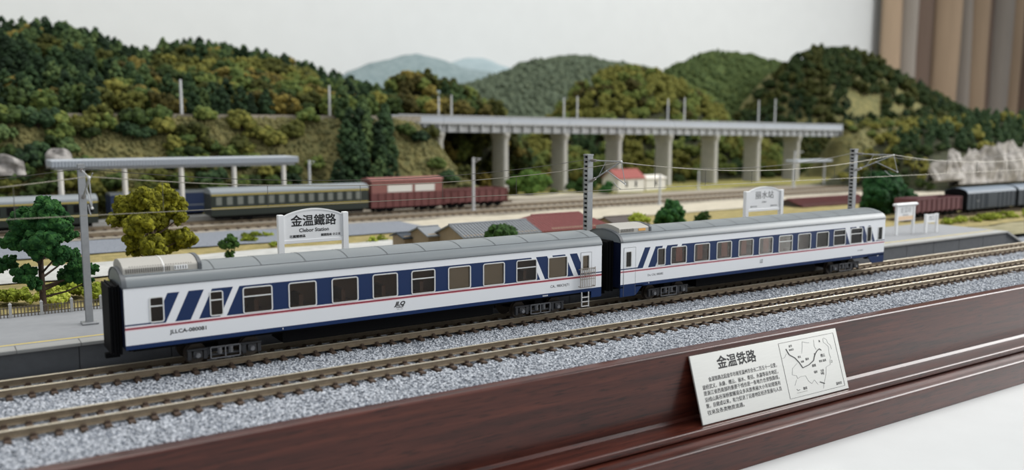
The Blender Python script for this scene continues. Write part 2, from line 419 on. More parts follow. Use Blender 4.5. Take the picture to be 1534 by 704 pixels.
sheet('ground_sand_yard', MT['sand'], 'sandy yard in front of the rear tracks on the right', 405, 2200, 428, 540, 1.4, 90, 4, .5, .03, 10)
sheet('ground_pale_ballast', MT['ballast'], 'pale ballast strip in front of the rear tracks', BX0, 420, 430, 540, 1.6, 110, 4, .5, .03, 10)
sheet('ground_track_bed', MT['bed'], 'brown bed of the rear tracks', BX0, 2200, 545, 735, 1.3, 110, 6, .4, .05, 8)
sheet('ground_sandy_road', MT['sand'], 'sandy road below the viaduct', 640, 940, 742, 800, 2.0, 90, 4, .4, .03, 14)
sheet('ground_green_verge', MT['grassy'], 'yellow green grass under the viaduct', 560, 2200, 748, 1100, 1.0, 90, 12, 3, .012, 14)

# ------------------------------------------------------------------ front tracks
def rail_meshes(x0, x1):
    prof = [(-1.35, -3.3), (1.35, -3.3), (1.35, -2.9), (.38, -2.55), (.38, -.95), (.62, -.75), (.62, -.28), (-.62, -.28), (-.62, -.75), (-.38, -.95), (-.38, -2.55), (-1.35, -2.9)]
    head = [(-.62, -.28), (.62, -.28), (.62, -.12), (.48, 0), (-.48, 0), (-.62, -.12)]
    return MB().prism(prof, 'x', x0, x1).mesh('rail', MT['rail']), MB().prism(head, 'x', x0, x1).mesh('rail_head', MT['railhead'])
def sleeper_mesh(hg):
    b = MB().box(-1.35, 1.35, -14.2, 14.2, -5.2, -3.35, ch=.25)
    for s in (-1, 1):
        y = s*hg
        for e in (-1, 1):                      # chairs and clips either side of the rail
            b.box(-1.1, 1.1, y+e*1.3-.55, y+e*1.3+.55, -3.4, -2.45, ch=.2)
            b.box(-.6, .6, y+e*1.9-.5, y+e*1.9+.5, -3.4, -2.0, ch=.2)
    return b.mesh('sleeper', MT['sleeper'])
def track(y, hg, label, x0, x1, phase):
    t = thing('railway_track', label, 'railway track', (0, y, -5.2))
    rm, hm = rail_meshes(x0, x1)
    for s in (-1, 1):
        r = link('rail', rm, t, (0, s*hg, 5.2)); link('rail_head', hm, r)
    sm = sleeper_mesh(hg); x = x0+phase
    n = 0
    while x < x1 and n < 178:
        link('sleeper', sm, t, (x, 0, 5.2)); x += 9.2; n += 1
track(0, 8.7, 'front railway track carrying the two blue and white coaches', -200, 1420, 3.4)
track(-63.4, 8.7, 'empty front railway track nearest the mahogany base', -200, 1420, 7.2)

def ballast_stones():
    rng = np.random.default_rng(11)
    X = []; 
    def zone(x0, x1, y0, y1, dens, r0, r1):
        n = int((x1-x0)*(y1-y0)*dens); p = np.stack([rng.uniform(x0, x1, n), rng.uniform(y0, y1, n)], 1)
        X.append(np.concatenate([p, rng.uniform(r0, r1, (n, 1))], 1))
    for y0, y1 in ((-111.5, 24),):
        zone(-150, 130, y0, y1, .85, .45, .9); zone(130, 420, y0, y1, .7, .45, .9); zone(420, 700, y0, y1, .3, .65, 1.1); zone(700, 1250, y0, y1, .09, 1.0, 1.6)
    A = np.concatenate(X); y = A[:, 1]
    ok = np.ones(len(A), bool)
    for c in (0, -63.4):
        for s in (-1, 1): ok &= np.abs(y-(c+s*8.7)) > 1.9
    xs = (A[:, 0]+200)
    for c, ph in ((0, 3.4), (-63.4, 7.2)):       # keep sleepers free
        on = (np.abs(((xs-ph+4.6) % 9.2)-4.6) < 1.7) & (np.abs(y-c) < 14.2); ok &= ~on
    ok &= ~((np.abs(y) < 15) & (A[:, 0] > -8) & (A[:, 0] < 600) & (rng.uniform(0, 1, len(A)) < .6))
    A = A[ok]; r = A[:, 2]
    c = np.stack([A[:, 0], A[:, 1], -4.9+r*.35+rng.uniform(-.1, .25, len(A))], 1)
    V, F = blob_arrays(c, np.stack([r, r*rng.uniform(.6, 1, len(r)), r*rng.uniform(.5, .8, len(r))], 1)*1.15, rng, 2, .25)
    o = link('ballast_stones', np_mesh('ballast_stones', V, F, [MT['stone']]))
    tag(o, 'loose white and grey ballast stones around the front tracks', 'ballast', kind='stuff')
ballast_stones()

# ------------------------------------------------------------------ front platform
PX0, PX1, PY0, PY1, PZ = -420, 885, 25, 118, 10.3
def make_platform():
    off = (200, 70, -5)
    t = thing('station_platform', 'long grey concrete platform behind the blue and white coaches', 'platform', off)
    MB(off).prism([(PX0, -5), (PX1, -5), (PX1+34, -5), (PX1, PZ-1.6), (PX0, PZ-1.6)], 'y', PY0+1.6, PY1).build('platform_core', MT['platwall'], t)
    MB(off).box(PX0, PX1, PY0+9, PY1+1, PZ-1.6, PZ).build('deck', MT['platform'], t)
    x = PX0; k = 0
    while x < PX1:                                    # coping stones
        w = min(29.0, PX1-x); MB(off).box(x+.12, x+w-.12, PY0-1.2, PY0+8.9, PZ-1.8, PZ+.05, ch=.25).build('coping_stone', MT['coping'], t); x += 29.0
    x = PX0
    while x < PX1:                                    # wall panels
        w = min(45.0, PX1-x); MB(off).box(x+.3, x+w-.3, PY0+.6, PY0+1.8, -5, PZ-1.9).build('wall_panel', MT['platwall'], t); x += 45.0
    MB(off).box(PX0, PX1-4, PY0+11.5, PY0+13.2, PZ-.02, PZ+.06).build('yellow_line', MT['yellow'], t)
    # sloping end with its coping
    MB(off).prism([(PX1, PZ-1.7), (PX1+33, -5), (PX1+37, -5), (PX1+1.5, PZ), (PX1, PZ)], 'y', PY0-1, PY1+1).build('end_ramp', MT['coping'], t)
make_platform()

def make_fence():
    off = (-120, 111, PZ)
    t = thing('platform_fence', 'low brown picket fence with pale posts along the back of the platform', 'fence', off)
    rail = MB(off); rail.box(-400, 200, 110.7, 111.3, PZ+1.6, PZ+2.1)
    rail.build('fence_rail', MT['fence'], t)
    MB(off).box(-400, 200, 110.7, 111.3, PZ+5.2, PZ+5.7).build('fence_rail', MT['fence'], t)
    pm = MB().box(-.28, .28, -.3, .3, 0, 6.2).mesh('picket', MT['fence'])
    x = -100
    while x < 60: link('picket', pm, t, (x-off[0], 0, 0)); x += 1.75
    p2 = MB().box(-.8, .8, -.8, .8, 0, 7.6, ch=.15).add([(-.95,-.95,7.6),(.95,-.95,7.6),(.95,.95,7.6),(-.95,.95,7.6),(0,0,8.9)], [(3,2,1,0),(0,1,4),(1,2,4),(2,3,4),(3,0,4)]).mesh('fence_post', MT['fencepost'])
    x = -87
    while x < 60: link('fence_post', p2, t, (x-off[0], 0, 0)); x += 16.0
make_fence()

# ------------------------------------------------------------------ lettering
def text_mesh(body, size, ext=.02, bold=0.0, align='CENTER', xs=1.0, shear=0.0, line=1.0):
    cu = bpy.data.curves.new('t', 'FONT'); cu.body = body; cu.size = size*U; cu.extrude = ext*U
    cu.align_x = align; cu.align_y = 'CENTER'; cu.resolution_u = 2; cu.shear = shear; cu.space_line = line
    o = bpy.data.objects.new('t', cu); COL.objects.link(o)
    dg = bpy.context.evaluated_depsgraph_get(); me = bpy.data.meshes.new_from_object(o.evaluated_get(dg))
    bpy.data.objects.remove(o); bpy.data.curves.remove(cu)
    if bold:                                          # heavier strokes: the glyphs repeated a hair apart
        n = len(me.vertices); co = np.empty(n*3); me.vertices.foreach_get('co', co); co = co.reshape(-1, 3)
        polys = [tuple(p.vertices) for p in me.polygons]; V = []; F = []
        for k, (a, b) in enumerate(((-1, -1), (1, -1), (1, 1), (-1, 1), (0, 0))):
            V += [tuple(p) for p in co+np.array((a*bold*U, b*bold*U, k*.0004*U))]; F += [tuple(i+k*n for i in p) for p in polys]
        bpy.data.meshes.remove(me); me = bpy.data.meshes.new('t'); me.from_pydata(V, [], F); me.update()
    if xs != 1.0: me.transform(Matrix.Diagonal((xs, 1, 1, 1)))
    return me
def text(name, body, size, m, parent, loc, rot=(math.pi/2, 0, 0), label=None, **k):
    me = text_mesh(body, size, **k); me.name = name; me.materials.clear(); me.materials.append(m)
    o = link(name, me, parent, loc, rot)
    if label: o['label'] = label
    return o

# ------------------------------------------------------------------ passenger coaches
class NT:
    def __init__(s, m): s.N = m.node_tree.nodes; s.L = m.node_tree.links
    def math(s, op, a, b=None, c=None):
        n = s.N.new('ShaderNodeMath'); n.operation = op
        for i, x in enumerate((a, b, c)):
            if x is None: continue
            if isinstance(x, (int, float)): n.inputs[i].default_value = x
            else: s.L.new(x, n.inputs[i])
        return n.outputs[0]
    def band(s, v, lo, hi): return s.math('MULTIPLY', s.math('GREATER_THAN', v, lo), s.math('LESS_THAN', v, hi))
    def ors(s, *a):
        r = a[0]
        for x in a[1:]: r = s.math('MAXIMUM', r, x)
        return r
    def mix(s, f, a, b):
        n = s.N.new('ShaderNodeMix'); n.data_type = 'RGBA'; s.L.new(f, n.inputs[0])
        for i, x in ((6, a), (7, b)):
            if isinstance(x, tuple): n.inputs[i].default_value = (*x, 1)
            else: s.L.new(x, n.inputs[i])
        return n.outputs[2]
def livery(name, left, right, kl, kr, zb0, zb1, red, zbot, lx, rx, blueline):
    """painted livery: white sides, blue window band broken by slanting slashes, red line, blue sill (flat print, mm in coach space)"""
    m = bpy.data.materials.new(name); m.use_nodes = True; t = NT(m); b = t.N['Principled BSDF']
    tc = t.N.new('ShaderNodeTexCoord'); sp = t.N.new('ShaderNodeSeparateXYZ'); t.L.new(tc.outputs['Object'], sp.inputs[0])
    x = t.math('MULTIPLY', sp.outputs[0], 100.0); z = t.math('MULTIPLY', sp.outputs[2], 100.0)
    dz = t.math('SUBTRACT', z, 24.6)
    ul = t.math('MULTIPLY_ADD', dz, -kl, x); ur = t.math('MULTIPLY_ADD', dz, kr, x)
    L_ = t.ors(*[t.band(ul, a, c) for a, c in left]); R_ = t.ors(*[t.band(ur, a, c) for a, c in right])
    sw = t.math('GREATER_THAN', x, 150.0)
    band = t.math('ADD', t.math('MULTIPLY', R_, sw), t.math('MULTIPLY', L_, t.math('SUBTRACT', 1.0, sw)))
    band = t.math('MULTIPLY', band, t.band(z, zb0, zb1)); band = t.math('MULTIPLY', band, t.band(x, lx, rx))
    ends = t.math('MAXIMUM', t.math('LESS_THAN', x, left[0][0]+3), t.math('GREATER_THAN', x, blueline))
    line = t.math('MULTIPLY', ends, t.band(z, 24.75, 25.5))
    blue = t.ors(band, line, t.math('LESS_THAN', z, zbot))
    redm = t.band(z, red[0], red[1])
    pink = t.band(z, red[0]-.45, red[1]+.45)
    c = t.mix(pink, lin((228, 230, 233)), lin((230, 206, 210)))
    c = t.mix(blue, c, lin((10, 40, 84))); c = t.mix(redm, c, lin((146, 46, 62)))
    t.L.new(c, b.inputs['Base Color']); b.inputs['Roughness'].default_value = .34; b.inputs['Specular IOR Level'].default_value = .35
    return m

def rrect(x0, x1, z0, z1, r, n=4):
    P = []
    for cx, cz, a0 in ((x1-r, z1-r, 0), (x0+r, z1-r, 90), (x0+r, z0+r, 180), (x1-r, z0+r, 270)):
        for i in range(n+1):
            a = math.radians(a0+90*i/n); P.append((cx+r*math.cos(a), cz+r*math.sin(a)))
    return P
def ring(mb, o, i, y0, y1):
    """frame between two loops (x,z) from y0 (outer face) to y1"""
    n = len(o); P = [(x, y0, z) for x, z in o]+[(x, y0, z) for x, z in i]+[(x, y1, z) for x, z in o]+[(x, y1, z) for x, z in i]
    F = []
    for k in range(n):
        j = (k+1) % n
        F += [(k, n+k, n+j, j), (n+k, 3*n+k, 3*n+j, n+j), (2*n+k, k, j, 2*n+j)]
    mb.add(P, F)

L1 = 293.0; SY = -18.0; ZG = 43.4
ROOF = [(-18.0, 43.2), (-18.25, 43.5), (-18.1, 44.2), (-17.55, 45.4), (-16.6, 46.7), (-15.2, 47.8), (-14.2, 48.35), (-11, 49.55), (-7.5, 50.4), (-4, 50.95), (0, 51.15)]
ROOF_FULL = ROOF+[(-y, z) for y, z in ROOF[-2::-1]]

def make_coach(name, label, x0, lv, wins, transoms, zbody, skirts, seatm, doors, inner, window_panels):
    t = thing(name, label, 'coach', (x0, 0, 0))
    # side wall with real window openings
    W = MB()
    def wall(a, b, c, d): W.box(a, b, SY, SY+.8, c, d)
    ops = [(a+.35, b-.35, c+.35, d-.35) for a, b, c, d in wins]
    zlo = min(o[2] for o in ops); zhi = max(o[3] for o in ops)
    wall(0, L1, zbody, zlo); wall(0, L1, zhi, ZG)
    cur = 0.0
    for a, b, c, d in ops:
        wall(cur, a, zlo, zhi); cur = b
        if c > zlo: wall(a, b, zlo, c)
        if d < zhi: wall(a, b, d, zhi)
    wall(cur, L1, zlo, zhi)
    for poly in skirts: W.prism(poly, 'y', SY, SY+.8); W.prism(poly, 'y', -SY-.8, -SY)
    W.box(0, L1, -SY-.8, -SY, zbody, ZG)              # far side
    W.build('body', lv, t)
    e = MB()                                          # end walls
    endp = [(SY+.05, zbody), (SY+.05, ZG)]+[(y*.995, z-.25) for y, z in ROOF_FULL[2:-2]]+[(-SY-.05, ZG), (-SY-.05, zbody)]
    MB().prism(endp[::-1], 'x', -.05, .8).build('end_wall', MT['navy'], t)
    MB().prism(endp[::-1], 'x', L1-.8, L1+.05).build('end_wall', MT['navy'], t)
    # roof shell
    r = MB().strip(ROOF_FULL, 'x', -.3, L1+.3, nseg=1); r.add([(-.3, y, z) for y, z in ROOF_FULL], [tuple(range(len(ROOF_FULL)))]); r.add([(L1+.3, y, z) for y, z in ROOF_FULL], [tuple(range(len(ROOF_FULL)))[::-1]])
    ro = r.build('roof', MT['coachroof'], t, smooth=30)
    MB().box(-.3, L1+.3, SY-.42, SY-.1, ZG-.3, ZG+.1).build('gutter', MT['seam'], ro)
    arc = [(y, z+.05) for y, z in ROOF_FULL if abs(y) <= 14.3]
    sm = MB().strip([(y, z+.10) for y, z in arc], 'x', -.22, .22).mesh('roof_seam', MT['seam'])
    k = 44.0
    while k < L1-3: link('roof_seam', sm, ro, (k, 0, 0)); k += 24.1
    cr = MB()
    for s in (-1, 1): cr.box(-.3, L1+.3, s*14.3-.14, s*14.3+.14, 48.2, 48.48)
    cr.build('roof_edge_bead', MT['seam'], ro)
    MB().strip([(y*1.012, z+.18) for y, z in ROOF_FULL], 'x', -.6, 1.6).strip([(y*.98, z-.5) for y, z in ROOF_FULL], 'x', -.6, 1.6).build('roof_end_cap', MT['seam'], ro, smooth=30)
    # windows
    for i, (a, b, c, d) in enumerate(wins):
        f = MB(); th = .62 if b-a > 9 else .55; rr = 1.5 if b-a > 9 else 1.2
        ring(f, rrect(a, b, c, d, rr), rrect(a+th, b-th, c+th, d-th, rr*.55), SY-.28, SY+.35)
        if i in transoms:
            zt = d-(d-c)*.36; f.box(a+.4, b-.4, SY-.15, SY+.3, zt-.3, zt+.3)
        w = f.build('window_frame', MT['frame'], t)
        MB().box(a+.3, b-.3, SY+.42, SY+.5, c+.3, d-.3).build('pane', MT['glass'], w)
    for (a, b, c, d) in doors:
        dd = MB(); op = [w for w in wins if w[0] > a and w[1] < b][0]
        dd.box(a, op[0]+.3, SY-.14, SY+.1, c, d).box(op[1]-.3, b, SY-.14, SY+.1, c, d).box(op[0]+.3, op[1]-.3, SY-.14, SY+.1, c, op[2]+.3).box(op[0]+.3, op[1]-.3, SY-.14, SY+.1, op[3]-.3, d)
        do = dd.build('door', lv, t)
        g = MB()
        for xx in (a, b): g.box(xx-.1, xx+.1, SY-.17, SY, c, d)
        g.box(a, b, SY-.17, SY, d-.1, d+.1); g.build('door_seam', MT['greyink'], do)
    # interior
    MB().box(1, L1-1, -17, 17, 19.0, 19.6).build('floor_panel', MT['seat'], t)
    MB().box(1, L1-1, -4, -3.4, 19.6, 44).build('corridor_wall', inner, t)
    x = 52
    sb = MB().box(-1.1, 1.1, -16.4, -5, 19.6, 31.5, ch=.5).box(-5.4, 5.4, -16.4, -5, 19.6, 25.4, ch=.6).mesh('seat_pair', seatm)
    while x < 255: link('seat_pair', sb, t, (x+12, 0, 0)); x += 24.1
    for i in window_panels:
        a, b, c, d = wins[i]; w = b-a; k = window_panels[i]
        if k == 'full': MB().box(a+.5, b-.5, SY+1.3, SY+1.5, c+.4, d-.2).build('pane_sheen', MT['pane_sheen'], t)  # added sheet, its taupe stands in for light reflected in the pane
        else:
            for f0, f1 in ((.3, .62),) if i % 2 else ((.42, .8),): MB().box(a+w*f0, a+w*f1, SY+1.3, SY+1.8, c+1.5, d-.3, ch=.2).build('curtain_panel', MT['redcurtain'], t)
    # underframe
    ub = MB().box(4, L1-4, -13.5, 13.5, 11, zbody+.6)
    ub.box(80, 214, -9, 9, 4.0, 12, ch=.6).box(4, 289, -2, 2, 8.6, 11)
    ub.build('underframe', MT['black'], t)
    # bogies
    for cx in (48.0, 246.5): make_bogie(t, cx)
    # gangway bellows on both ends
    for s, xe in ((-1, 0.0), (1, L1)):
        g = MB()
        for k in range(4):
            q = xe+s*(.3+k*1.35); w = 10.5-.5*(k % 2)
            g.box(min(q, q+s*1.0), max(q, q+s*1.0), -w, w, 9.5+.5*(k % 2), 44.0-.5*(k % 2), ch=.3)
        g.box(min(xe, xe+s*5.2), max(xe, xe+s*5.2), -9.2, 9.2, 11, 43)
        g.box(min(xe, xe+s*6.6), max(xe, xe+s*6.6), -1.5, 1.5, 6.5, 9.0)
        g.build('gangway_bellows', MT['black'], t)
    return t

BOGIE = {}
def make_bogie(t, cx):
    if not BOGIE:
        b = MB(); y0, y1 = -13.8, -12.2              # one side frame, its mirror image is turned half round
        b.box(-19, 19, y0, y1, 7.2, 8.4, ch=.3); b.box(-8.6, 8.6, y0, y1, 3.6, 4.8, ch=.3)
        for e in (-1, 1):
            b.box(e*13.8-2.2, e*13.8+2.2, y0-.5, y1, 3.4, 7.3, ch=.5)
            for dx in (-3.9, 3.9): b.box(e*13.8+dx-.9, e*13.8+dx+.9, y0, y1, 2.6, 7.4, ch=.3)
            b.box(e*8.2-.7, e*8.2+.7, y0, y1, 3.6, 8.0, ch=.2)
        BOGIE['s'] = b.mesh('side_frame', MT['bogie'], smooth=30)
        det = MB(); yy = -14.2
        det.box(-7.6, 7.6, yy-.25, yy+.25, 2.2, 2.7); det.box(-7.6, 7.6, yy-.25, yy+.25, 8.0, 8.5)
        for x in (-7.4, 0, 7.4): det.box(x-.28, x+.28, yy-.25, yy+.25, 2.2, 8.5)
        BOGIE['d'] = det.mesh('equalizer_rods', MT['mastdark'])
        c = MB()
        for k in range(4): c.cyl((0, -13.4, 4.5+k*.85), (0, -13.4, 5.1+k*.85), 1.35 if k % 2 else 1.2, n=10)
        BOGIE['c'] = c.mesh('spring', MT['mastdark'], smooth=30)
        BOGIE['a'] = MB().cyl((0, -14.0, 5.0), (0, -15.3, 5.0), 1.5, 1.1, n=10).mesh('axle_box', MT['mastdark'], smooth=30)
        w = MB()
        for q in (-1, 1):
            w.cyl((0, q*8.0, 5.2), (0, q*9.6, 5.2), 5.2, n=24); w.cyl((0, q*7.3, 5.2), (0, q*8.0, 5.2), 5.7, n=24)
        w.cyl((0, -12.4, 5.2), (0, 12.4, 5.2), .9, n=8)
        BOGIE['w'] = w.mesh('wheelset', MT['wheel'], smooth=30)
        BOGIE['t'] = MB().box(-15, 15, -6, 6, 5.5, 9.5).box(-3, 3, -12.2, 12.2, 6, 11.5).mesh('bogie', MT['black'])
    bo = link('bogie', BOGIE['t'], t, (cx, 0, 0))
    for r in (0, math.pi):
        q = (0, 0, r); link('side_frame', BOGIE['s'], bo, rot=q); link('equalizer_rods', BOGIE['d'], bo, rot=q); f = -1 if r else 1
        for e in (-1, 1): link('spring', BOGIE['c'], bo, (e*2.8, 0, 0), q); link('axle_box', BOGIE['a'], bo, (e*13.8, 0, 0), q)
    for e in (-1, 1): link('wheelset', BOGIE['w'], bo, (e*13.8, 0, 0))
MT['mastdark'] = mat('mid_grey_plastic', (104, 105, 108), rough=.5)

def air_unit(t, x0, x1, zt, orange):
    """roof air conditioning unit with louvred sides"""
    prof = [(-12.6, 48.7), (-12.5, 51.5), (-12.0, 52.2), (-8, zt-1.1), (-4, zt-.3), (0, zt), (4, zt-.3), (8, zt-1.1), (12.0, 52.2), (12.5, 51.5), (12.6, 48.7)]
    a = MB().strip(prof, 'x', x0, x1); n = len(prof)
    a.add([(x0, y, z) for y, z in prof], [tuple(range(n))]); a.add([(x1, y, z) for y, z in prof], [tuple(range(n))[::-1]])
    o = a.build('air_conditioner', MT['ac'], t, smooth=25)
    lm = MB().prism([(-12.75, 49.5), (-12.55, 51.6), (-12.2, 51.6), (-12.4, 49.5)], 'x', -.22, .22).mesh('louvre', MT['acdark'])
    n = 26 if not orange else 14
    xx = x0+1.5
    while xx < x0+(x1-x0)*(.62 if not orange else .5): link('louvre', lm, o, (xx, 0, 0)); xx += 1.0
    if not orange:
        # white panel with dark slots towards the right end, top slots
        pn = MB().prism([(-12.8, 49.6), (-12.6, 51.7), (-12.3, 51.7), (-12.5, 49.6)], 'x', x0+(x1-x0)*.68, x0+(x1-x0)*.86).build('slot_panel', MT['white'], o)
        sl = MB()
        for k in range(5):
            c = x0+(x1-x0)*(.695+.035*k); sl.prism([(-12.9, 49.9), (-12.72, 51.4), (-12.5, 51.4), (-12.6, 49.9)], 'x', c-.22, c+.22)
        sl.build('slots', MT['acdark'], pn)
        ts = MB()
        k = x0+3
        while k < x1-3: ts.prism([(-11.9, 52.35), (-10.7, 52.75), (-10.5, 52.6), (-11.7, 52.2)], 'x', k, k+.5); k += 1.2
        ts.build('top_slots', MT['acdark'], o)
        MB().strip([(y*1.004, z+.12) for y, z in prof], 'x', x0+(x1-x0)*.53, x0+(x1-x0)*.55).build('joint_strip', MT['frame'], o)
    else:
        MB().prism([(-12.85, 49.6), (-12.65, 51.3), (-12.4, 51.3), (-12.6, 49.6)], 'x', x0+(x1-x0)*.64, x0+(x1-x0)*.88).build('orange_label', MT['orange'], o)
    for xe, s in ((x1+.2, 1),):                        # dark curved fairing behind the unit
        MB().prism([(y*1.03, z+(.25 if z > 49 else -.6)) for y, z in prof], 'x', xe, xe+1.8).build('fairing', MT['seam'], o)
    return o

MT['pane_sheen'] = mat('taupe_pane_sheen', (150, 136, 116), rough=.8); MT['redcurtain'] = mat('red_brown_curtain', (150, 84, 66), rough=.8)
# --- coach with the gate
lv1 = livery('coach_livery', [(13.1, 18.7), (23.1, 30.5), (34.5, 45.0), (48.2, 400)], [(-400, 243.5), (247.1, 255.7), (259.7, 269.9), (273.6, 279.5)], .473, .48, 24.6, 39.2, (22.85, 23.8), 15.25, 6, 275.5, 276.0)
w1 = [(11.4, 18.2, 25.2, 37.9), (40.0, 46.8, 25.1, 37.9)]+[(56.6+24.1*i, 56.6+24.1*i+15.6, 24.35, 38.3) for i in range(9)]+[(276.6, 282.9, 27.0, 37.6)]
sk1 = [[(284.6, 8.9), (293, 8.9), (293, 13.2), (284.6, 13.2)]]
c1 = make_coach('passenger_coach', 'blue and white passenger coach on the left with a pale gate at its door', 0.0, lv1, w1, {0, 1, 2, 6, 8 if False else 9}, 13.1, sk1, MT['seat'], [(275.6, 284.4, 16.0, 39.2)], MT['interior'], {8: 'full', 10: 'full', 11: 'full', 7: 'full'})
air_unit(c1, 1.2, 36.2, 55.2, False)
text('lettering', 'JLLCA-080081', 2.7, MT['ink'], c1, (29.5, SY-.05, 19.6), xs=1.12, bold=.05, label='black running number')
text('lettering', 'CA.. 980CH(71', 2.4, MT['ink'], c1, (259.0, SY-.05, 19.3), label='black running number')
text('lettering', 'JLQ', 3.2, MT['ink'], c1, (145.6, SY-.05, 20.1), bold=.12, shear=.3, xs=1.2, label='small black emblem')
text('lettering', 'LULLA', 1.3, MT['ink'], c1, (145.6, SY-.05, 18.2), bold=.05, xs=1.2)
text('lettering', 'mm.. mm', .8, MT['greyink'], c1, (145.6, SY-.05, 17.0), xs=1.2)
text('lettering', 'KKKK', 1.0, MT['white'], c1, (247.5, SY-.05, 13.95), bold=.04, xs=1.6)
MB().box(77, 77.4, SY-.1, SY, 13.7, 14.6).build('sill_mark', MT['white'], c1)
MT['gate'] = mat('dull_metal_gate', (158, 150, 140), rough=.4, metal=.3)
def make_gate(t):
    g = MB(); x0, x1, z0, z1, y = 274.0, 285.8, 16.6, 29.2, -20.3
    for z in (z0+.2, z1-.2, z0+5.4, z1-3.0): g.box(x0, x1, y-.16, y+.16, z-.2, z+.2)
    for k in range(9):
        x = x0+(x1-x0)*k/8; r = .24 if k in (0, 8) else .15; g.box(x-r, x+r, y-.16, y+.16, z0, z1+(.5 if k in (0, 8) else 0))
    for x in (x0, x1):
        for z in (z0+.5, z1-.8): g.box(x-.3, x+.3, y, SY, z-.25, z+.25)
    for x in (278.2, 281.3): 
        for z in (24.8, 26.2): g.box(x-.7, x+.7, y-.2, y+.2, z-.45, z+.45)
    o = g.build('door_gate', MT['gate'], t)
    o['label'] = 'pale lattice gate in front of the door'
    s = MB()
    for x in (275.7, 281.3): s.box(x-.22, x+.22, -19.6, -18.9, 3.8, 13.4)
    for z in (4.0, 6.9, 9.8): s.box(275.7, 281.3, -20.0, -18.7, z, z+.4)
    s.build('step_ladder', MT['frame'], t)['label'] = 'pale step ladder below the door'
make_gate(c1)

# --- second coach
X2 = 309.5
lv2 = livery('second_coach_livery', [(14.6, 19.7), (24.4, 31.2), (35.3, 45.4), (49.4, 400)], [(-400, 246.0), (252.2, 260.5), (264.3, 270.9), (276.3, 279.8)], .478, .5, 24.6, 38.6, (22.95, 23.65), 14.75, 6, 281, 281.0)
w2 = [(4.1, 9.7, 26.0, 37.2), (32.8, 40.4, 24.9, 37.2), (45.4, 60.7, 24.6, 37.3), (68.0, 83.6, 24.4, 37.6), (90.6, 106.3, 24.5, 37.5), (113.5, 129.6, 24.5, 37.4), (135.7, 151.3, 24.4, 37.4), (158.0, 174.0, 24.3, 37.5), (180.3, 196.0, 24.4, 37.4), (202.7, 218.3, 24.5, 37.3), (224.2, 239.9, 24.6, 37.7), (246.2, 262.2, 24.5, 37.7), (268.0, 274.6, 24.9, 37.8), (283.2, 289.8, 25.4, 36.8)]
sk2 = [[(.02, 6.3), (12.6, 6.3), (14.6, 7.4), (19.2, 12.4), (21.5, 13.2), (.02, 13.2)], [(268.5, 13.2), (271.5, 12.2), (276.4, 7.0), (277.4, 6.4), (292.98, 6.4), (292.98, 13.2)]]
c2 = make_coach('passenger_coach', 'blue and white passenger coach on the right with deep blue skirts at its ends', X2, lv2, w2, {7, 10, 11}, 12.4, sk2, MT['redseat'], [(2.6, 13.0, 6.6, 39.6)], MT['interior'], {2: 'red', 3: 'red', 4: 'red', 5: 'red', 6: 'red', 8: 'red'})
air_unit(c2, 3.0, 29.5, 54.2, True)
text('lettering', 'Du. CAL 080082', 2.1, MT['greyink'], c2, (31.5, SY-.05, 19.2), label='grey running number')
text('lettering', '518\n000', 2.0, MT['greyink'], c2, (139.0, SY-.05, 19.4), line=.8, xs=1.1, label='small grey emblem')
text('lettering', 'CAL 080082', 1.5, MT['faintink'], c2, (260.0, SY-.05, 18.6))
for x in (6.8, 284): MB().box(x, x+1.6, SY-.1, SY, 11.8, 12.4).build('sill_mark', MT['white'], c2)
for x, z in ((25.0, 13.6), (248.0, 13.5)): MB().box(x, x+.8, SY-.1, SY, z, z+.5).build('sill_mark', MT['white'], c2)

